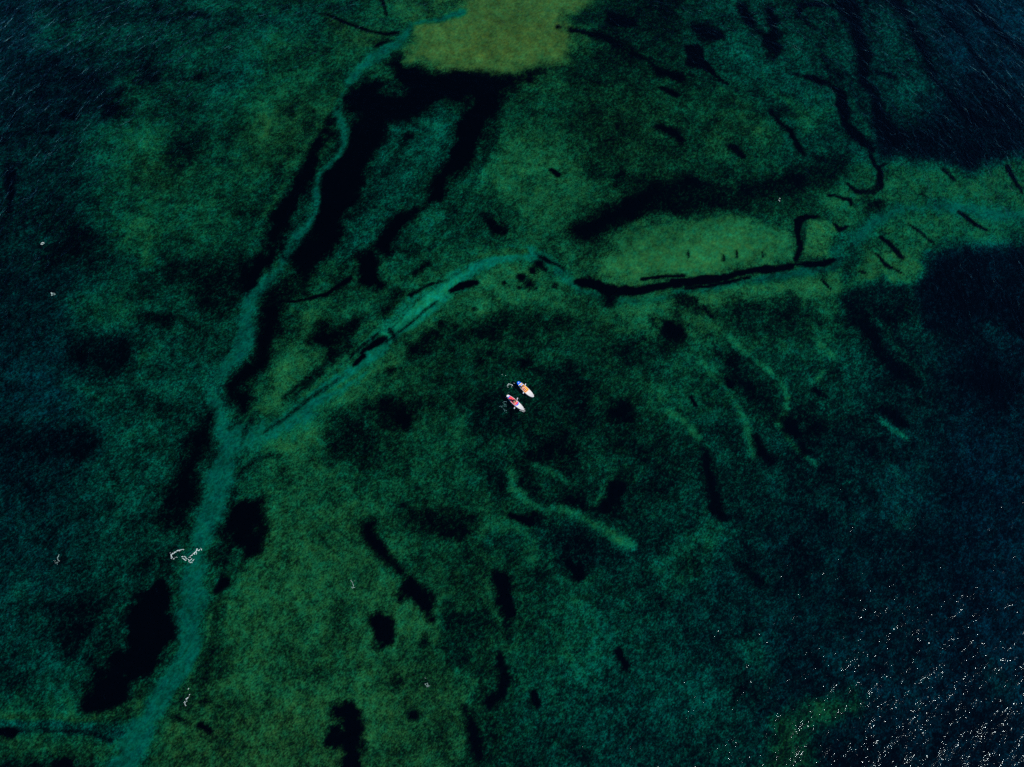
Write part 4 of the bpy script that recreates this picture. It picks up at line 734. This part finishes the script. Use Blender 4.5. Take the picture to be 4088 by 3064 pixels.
# ------------------------------------------------------------------ paddles (double bladed)
M_shaft = simple("pale paddle shaft", (.55, .53, .5), .4, .4, .05)
M_blade = simple("white paddle blade", (.82, .84, .86), .35, .4, .04)
def tube(bm, a, b, r, n=10):
    a = Vector(a); b = Vector(b); d = (b - a).normalized(); u = d.orthogonal().normalized(); v = d.cross(u)
    A = [bm.verts.new(a + r * (math.cos(k * 2 * math.pi / n) * u + math.sin(k * 2 * math.pi / n) * v)) for k in range(n)]
    B = [bm.verts.new(b + r * (math.cos(k * 2 * math.pi / n) * u + math.sin(k * 2 * math.pi / n) * v)) for k in range(n)]
    for k in range(n): bm.faces.new((A[k], B[k], B[(k + 1) % n], A[(k + 1) % n]))
    bm.faces.new(A[::-1]); bm.faces.new(B)
def make_paddle(low, high, label):
    low = Vector(low); high = Vector(high); mid = (low + high) / 2; d = (high - low).normalized(); half = (high - low).length / 2
    root = empty('paddle', mid); tag(root, label, 'paddle')
    bm = bmesh.new(); tube(bm, -d * (half - .32), d * (half - .32), .017); bm_obj('shaft', bm, M_shaft, root, True)
    side = d.cross(Vector((0, 0, 1))).normalized(); nrm = side.cross(d)
    for s in (-1, 1):
        bm = bmesh.new(); st = [(0, .02), (.05, .045), (.11, .072), (.2, .08), (.28, .075), (.34, .05), (.37, .02)]
        rows = []
        for l, w in st:
            c = d * s * (half - .36 + l)
            rows.append([bm.verts.new(c + side * w * q + nrm * (.02 * abs(q) ** 2 + e)) for q, e in ((-1, 0), (-.5, .006), (0, .009), (.5, .006), (1, 0), (.5, -.006), (0, -.009), (-.5, -.006))])
        for i in range(len(rows) - 1):
            for j in range(8): bm.faces.new((rows[i][j], rows[i + 1][j], rows[i + 1][(j + 1) % 8], rows[i][(j + 1) % 8]))
        bm.faces.new(rows[0]); bm.faces.new(rows[-1][::-1])
        bm_obj('blade', bm, M_blade, root, True)
    return mid, d

# ------------------------------------------------------------------ people
M_skin = simple("pinkish skin", (.84, .47, .33), .55, .3, .08, 12)  # the seated rider's own skin tone
M_skin2 = simple("tanned skin", (.75, .40, .26), .55, .3, .08, 12)
M_hair = simple("dark hair", (.008, .006, .006), .45, .35, .3, 30)
M_khaki = simple("khaki and green patterned top", (.34, .30, .2), .9, .1, .4, 14)
M_pinkb = simple("pale pink swimsuit", (.9, .55, .55), .8, .1, .1, 10)
M_shorts = simple("black shorts", (.008, .008, .01), .85, .1, .1)
M_eye = simple("dark eyes", (.02, .015, .01), .2, .5, .05)
def skin_mesh(name, verts, edges, radii, mat, parent, sub=2, root=0):
    me = bpy.data.meshes.new(name); me.from_pydata([tuple(v) for v in verts], edges, []); me.update()
    o = bpy.data.objects.new(name, me); C.objects.link(o)
    mod = o.modifiers.new('skin', 'SKIN'); mod.use_smooth_shade = True
    sv = me.skin_vertices[0].data if me.skin_vertices else None
    if sv is None:
        bm = bmesh.new(); bm.from_mesh(me); lay = bm.verts.layers.skin.verify()
        bm.to_mesh(me); bm.free(); sv = me.skin_vertices[0].data
    for i, r in enumerate(radii):
        sv[i].radius = (r, r) if not isinstance(r, tuple) else r
        sv[i].use_root = (i == root)
    ss = o.modifiers.new('sub', 'SUBSURF'); ss.levels = sub; ss.render_levels = sub
    bpy.context.view_layer.update()
    dg = bpy.context.evaluated_depsgraph_get()
    nm = bpy.data.meshes.new_from_object(o.evaluated_get(dg)); nm.name = name
    bpy.data.objects.remove(o)
    for p in nm.polygons: p.use_smooth = True
    nm.materials.clear()
    return link(name, nm, mat, parent)
def ellipsoid(name, c, r, mat, parent, rot=None, cut=None):
    bm = bmesh.new(); bmesh.ops.create_uvsphere(bm, u_segments=20, v_segments=14, radius=1)
    if cut is not None: bmesh.ops.delete(bm, geom=[v for v in bm.verts if v.co.z < cut], context='VERTS')
    for v in bm.verts:
        v.co = Vector((v.co.x * r[0], v.co.y * r[1], v.co.z * r[2]))
        if rot: v.co = rot @ v.co
        v.co += Vector(c)
    return bm_obj(name, bm, mat, parent, True)
def make_person(name, loc, yaw, pose, pad_mid, pad_dir, skin, label, hair, long_hair):
    """one continuous body; local x is the way the person faces, y is their left"""
    root = empty(name, loc, yaw); tag(root, label, 'person')
    inv = Matrix.Translation(loc) @ Matrix.Rotation(yaw, 4, 'Z'); inv = inv.inverted()
    pm = inv @ Vector(pad_mid); pd = (inv.to_3x3() @ Vector(pad_dir)).normalized()
    V, E, Rr = [], [], []
    def add(p, r, frm=None):
        V.append(Vector(p)); Rr.append(r); i = len(V) - 1
        if frm is not None: E.append((frm, i))
        return i
    hip = add((0, 0, .10), (.15, .12))
    waist = add((.02, 0, .27), (.125, .10), hip)
    chest = add((.05, 0, .43), (.15, .11), waist)
    upper = add((.06, 0, .53), (.12, .085), chest)
    neck = add((.075, 0, .60), (.05, .05), upper)
    skull = add((.10, 0, .70), (.085, .085), neck)
    crown = add((.095, 0, .775), (.07, .075), skull)
    face = add((.155, 0, .695), (.055, .05), skull)
    add((.215, 0, .70), (.014, .014), face)
    for sgn in (1, -1):
        add((.10, sgn * .085, .70), (.02, .012), skull)
        kn, an, toe = pose[sgn]
        h = add((.03, sgn * .10, .085), .085, hip)
        k = add(kn, .055, h)
        cf = add(Vector(kn).lerp(Vector(an), .35), .052, k)
        a = add(an, .034, cf)
        add(toe, .028, a)
        sh = add((.065, sgn * .175, .52), .05, upper)
        grip = pm + pd * (.33 if sgn == 1 else -.33)
        s0 = Vector((.065, sgn * .175, .52)); to = grip - s0
        reach = to.length; up = max(.0, .29 ** 2 - (min(reach, .56) / 2) ** 2) ** .5
        el = s0 + to * .5 + Vector((-.1, sgn * .75, -.65)).normalized() * (up + .02)
        e = add(el, .037, sh)
        back = (el - grip).normalized()
        wr = grip + back * .075
        w = add(wr, .026, e)
        # palm lies beside the shaft, fingers curl round it, thumb closes from the side
        pside = back; palm = add(grip + back * .042, (.03, .02), w)
        wrap = pd.cross(pside).normalized()
        for q, (off, ln) in enumerate(((-.030, .9), (-.010, 1.0), (.010, .95), (.030, .8))):
            p1 = grip + pd * off + pside * .030 + wrap * .018
            p2 = grip + pd * off + wrap * .031 * ln
            p3 = grip + pd * off - pside * .022 * ln + wrap * .018
            f1 = add(p1, .0095, palm); f2 = add(p2, .0085, f1); add(p3, .0075, f2)
        t1 = add(grip + pd * .042 + pside * .030 - wrap * .018, .011, palm)
        t2 = add(grip + pd * .035 - wrap * .029, .009, t1); add(grip + pd * .022 - wrap * .02 - pside * .02, .008, t2)
    skin_mesh('body', V, E, Rr, skin, root, 2)
    for sgn in (1, -1): ellipsoid('eye', (.198, sgn * .032, .715), (.008, .012, .008), M_eye, root)
    hr = ellipsoid('hair', (.085, 0, .735), (.105, .1, .098), hair, root, cut=-.35)
    if long_hair:
        ellipsoid('hair_bun' if long_hair == 1 else 'ponytail', (-.03, 0, .735) if long_hair == 1 else (-.035, 0, .62), (.05, .05, .05) if long_hair == 1 else (.045, .06, .15), hair, root)
    return root
def garment(root, name, pts, radii, mat, edges=None, sub=2):
    return skin_mesh(name, pts, edges or [(i, i + 1) for i in range(len(pts) - 1)], radii, mat, root, sub)

pm1, pd1 = make_paddle((1.592, 34.139, 0.06), (1.918, 35.097, 1.6), 'white bladed double paddle held by the rider on the orange pad')
pose1 = {1: ((.42, .13, .20), (.80, .12, .06), (.90, .12, .12)), -1: ((.43, -.09, .19), (.80, -.07, .06), (.90, -.08, .12))}
p1 = make_person('person', (1.50, 35.02, .115), math.atan2(-2.31, 2.27), pose1, pm1, pd1, M_skin,
    'rider in a pale swimsuit seated with legs stretched out on the orange pad', M_hair, 1)
garment(p1, 'swimsuit', [(.0, 0, .09), (.02, 0, .27), (.052, 0, .43), (.055, 0, .49)], [(.165, .13), (.13, .105), (.158, .118), (.13, .10)], M_pinkb)

pm2, pd2 = make_paddle((0.304, 31.886, 0.0), (0.784, 32.988, 1.6), 'white bladed double paddle held by the rider on the red pad')
pose2 = {1: ((.36, .20, .15), (.10, .24, -.03), (.0, .24, -.04)), -1: ((.36, -.18, .13), (.12, -.24, -.03), (.02, -.25, -.04))}
p2 = make_person('person', (.33, 32.92, .185), math.atan2(-2.2, 2.37), pose2, pm2, pd2, M_skin2,
    'dark haired rider in a khaki top and black shorts kneeling on the red pad', M_hair, 2)
garment(p2, 'top', [(.0, 0, .17), (.02, 0, .27), (.052, 0, .43), (.06, 0, .525)], [(.155, .125), (.138, .112), (.165, .125), (.13, .10)], M_khaki)
garment(p2, 'shorts', [(.0, 0, .10), (.04, .10, .09), (.22, .155, .12), (.04, -.10, .09), (.24, -.15, .115)], [(.16, .13), .10, .078, .10, .078], M_shorts, [(0, 1), (1, 2), (0, 3), (3, 4)])

# ------------------------------------------------------------------ foam: broken ribbons of froth standing a few centimetres off the water
def foam_material():
    m = newmat("white foam"); t = NT(m)
    co = t.n('ShaderNodeTexCoord').outputs['Object']; n = t.noise(co, 14, 3, .6)
    c = t.n('ShaderNodeMix', data_type='RGBA', inp={0: n, 6: (.50, .60, .58, 1), 7: (.88, .88, .84, 1)})
    d = t.n('ShaderNodeBsdfPrincipled', inp={'Base Color': c.outputs[2], 'Roughness': .8, 'Specular IOR Level': .2})
    o = t.n('ShaderNodeOutputMaterial'); t.t.links.new(d.outputs[0], o.inputs[0]); return m
M_foam = foam_material()
M_soft = simple("thin pale foam", (.42, .52, .49), .8, .2, .3, 14)
M_froth = simple("thin teal froth", (.16, .34, .33), .8, .2, .3, 14)
rnd = random.Random(5)
for label, lines, wid in FOAM:
    cx = sum(p[0] for l in lines for p in l) / sum(len(l) for l in lines); cy = sum(p[1] for l in lines for p in l) / sum(len(l) for l in lines)
    bm = bmesh.new()
    for l in lines:
        pts = []
        for i in range(len(l) - 1):
            a = Vector((*l[i], 0)); b = Vector((*l[i + 1], 0)); n = max(1, int((b - a).length / .022))
            pts += [a.lerp(b, k / n) for k in range(n)]
        pts.append(Vector((*l[-1], 0)))
        for p in pts:
            if len(pts) > 4 and rnd.random() < .16: continue
            r = wid * .5 * rnd.uniform(.45, 1.05); c = p + Vector((rnd.gauss(0, wid * .17), rnd.gauss(0, wid * .17), 0))
            h = rnd.uniform(.015, .04); k0 = rnd.uniform(0, 6); ring = []
            for k in range(7):
                an = k0 + k / 7 * 2 * math.pi; rr = r * rnd.uniform(.65, 1.3)
                ring.append((c.x - cx + rr * math.cos(an), c.y - cy + rr * math.sin(an)))
            tv = [bm.verts.new((x * .98, y * .98, h * .7)) if False else bm.verts.new((x, y, h * .6)) for x, y in ring]
            bv = [bm.verts.new((x, y, -.02)) for x, y in ring]; ap = bm.verts.new((c.x - cx, c.y - cy, h))
            for k in range(7):
                bm.faces.new((tv[k], tv[(k + 1) % 7], ap)); bm.faces.new((tv[k], bv[k], bv[(k + 1) % 7], tv[(k + 1) % 7]))
    o = bm_obj('foam_patch', bm, M_froth if ('trail' in label or 'drops' in label) else M_soft if ('squiggle' in label or 'flecks' in label or 'upright' in label or 'crumbs' in label) else M_foam); o.location = (cx, cy, 0)
    tag(o, label, 'foam patch', 'patches of white foam on the water', 'stuff')
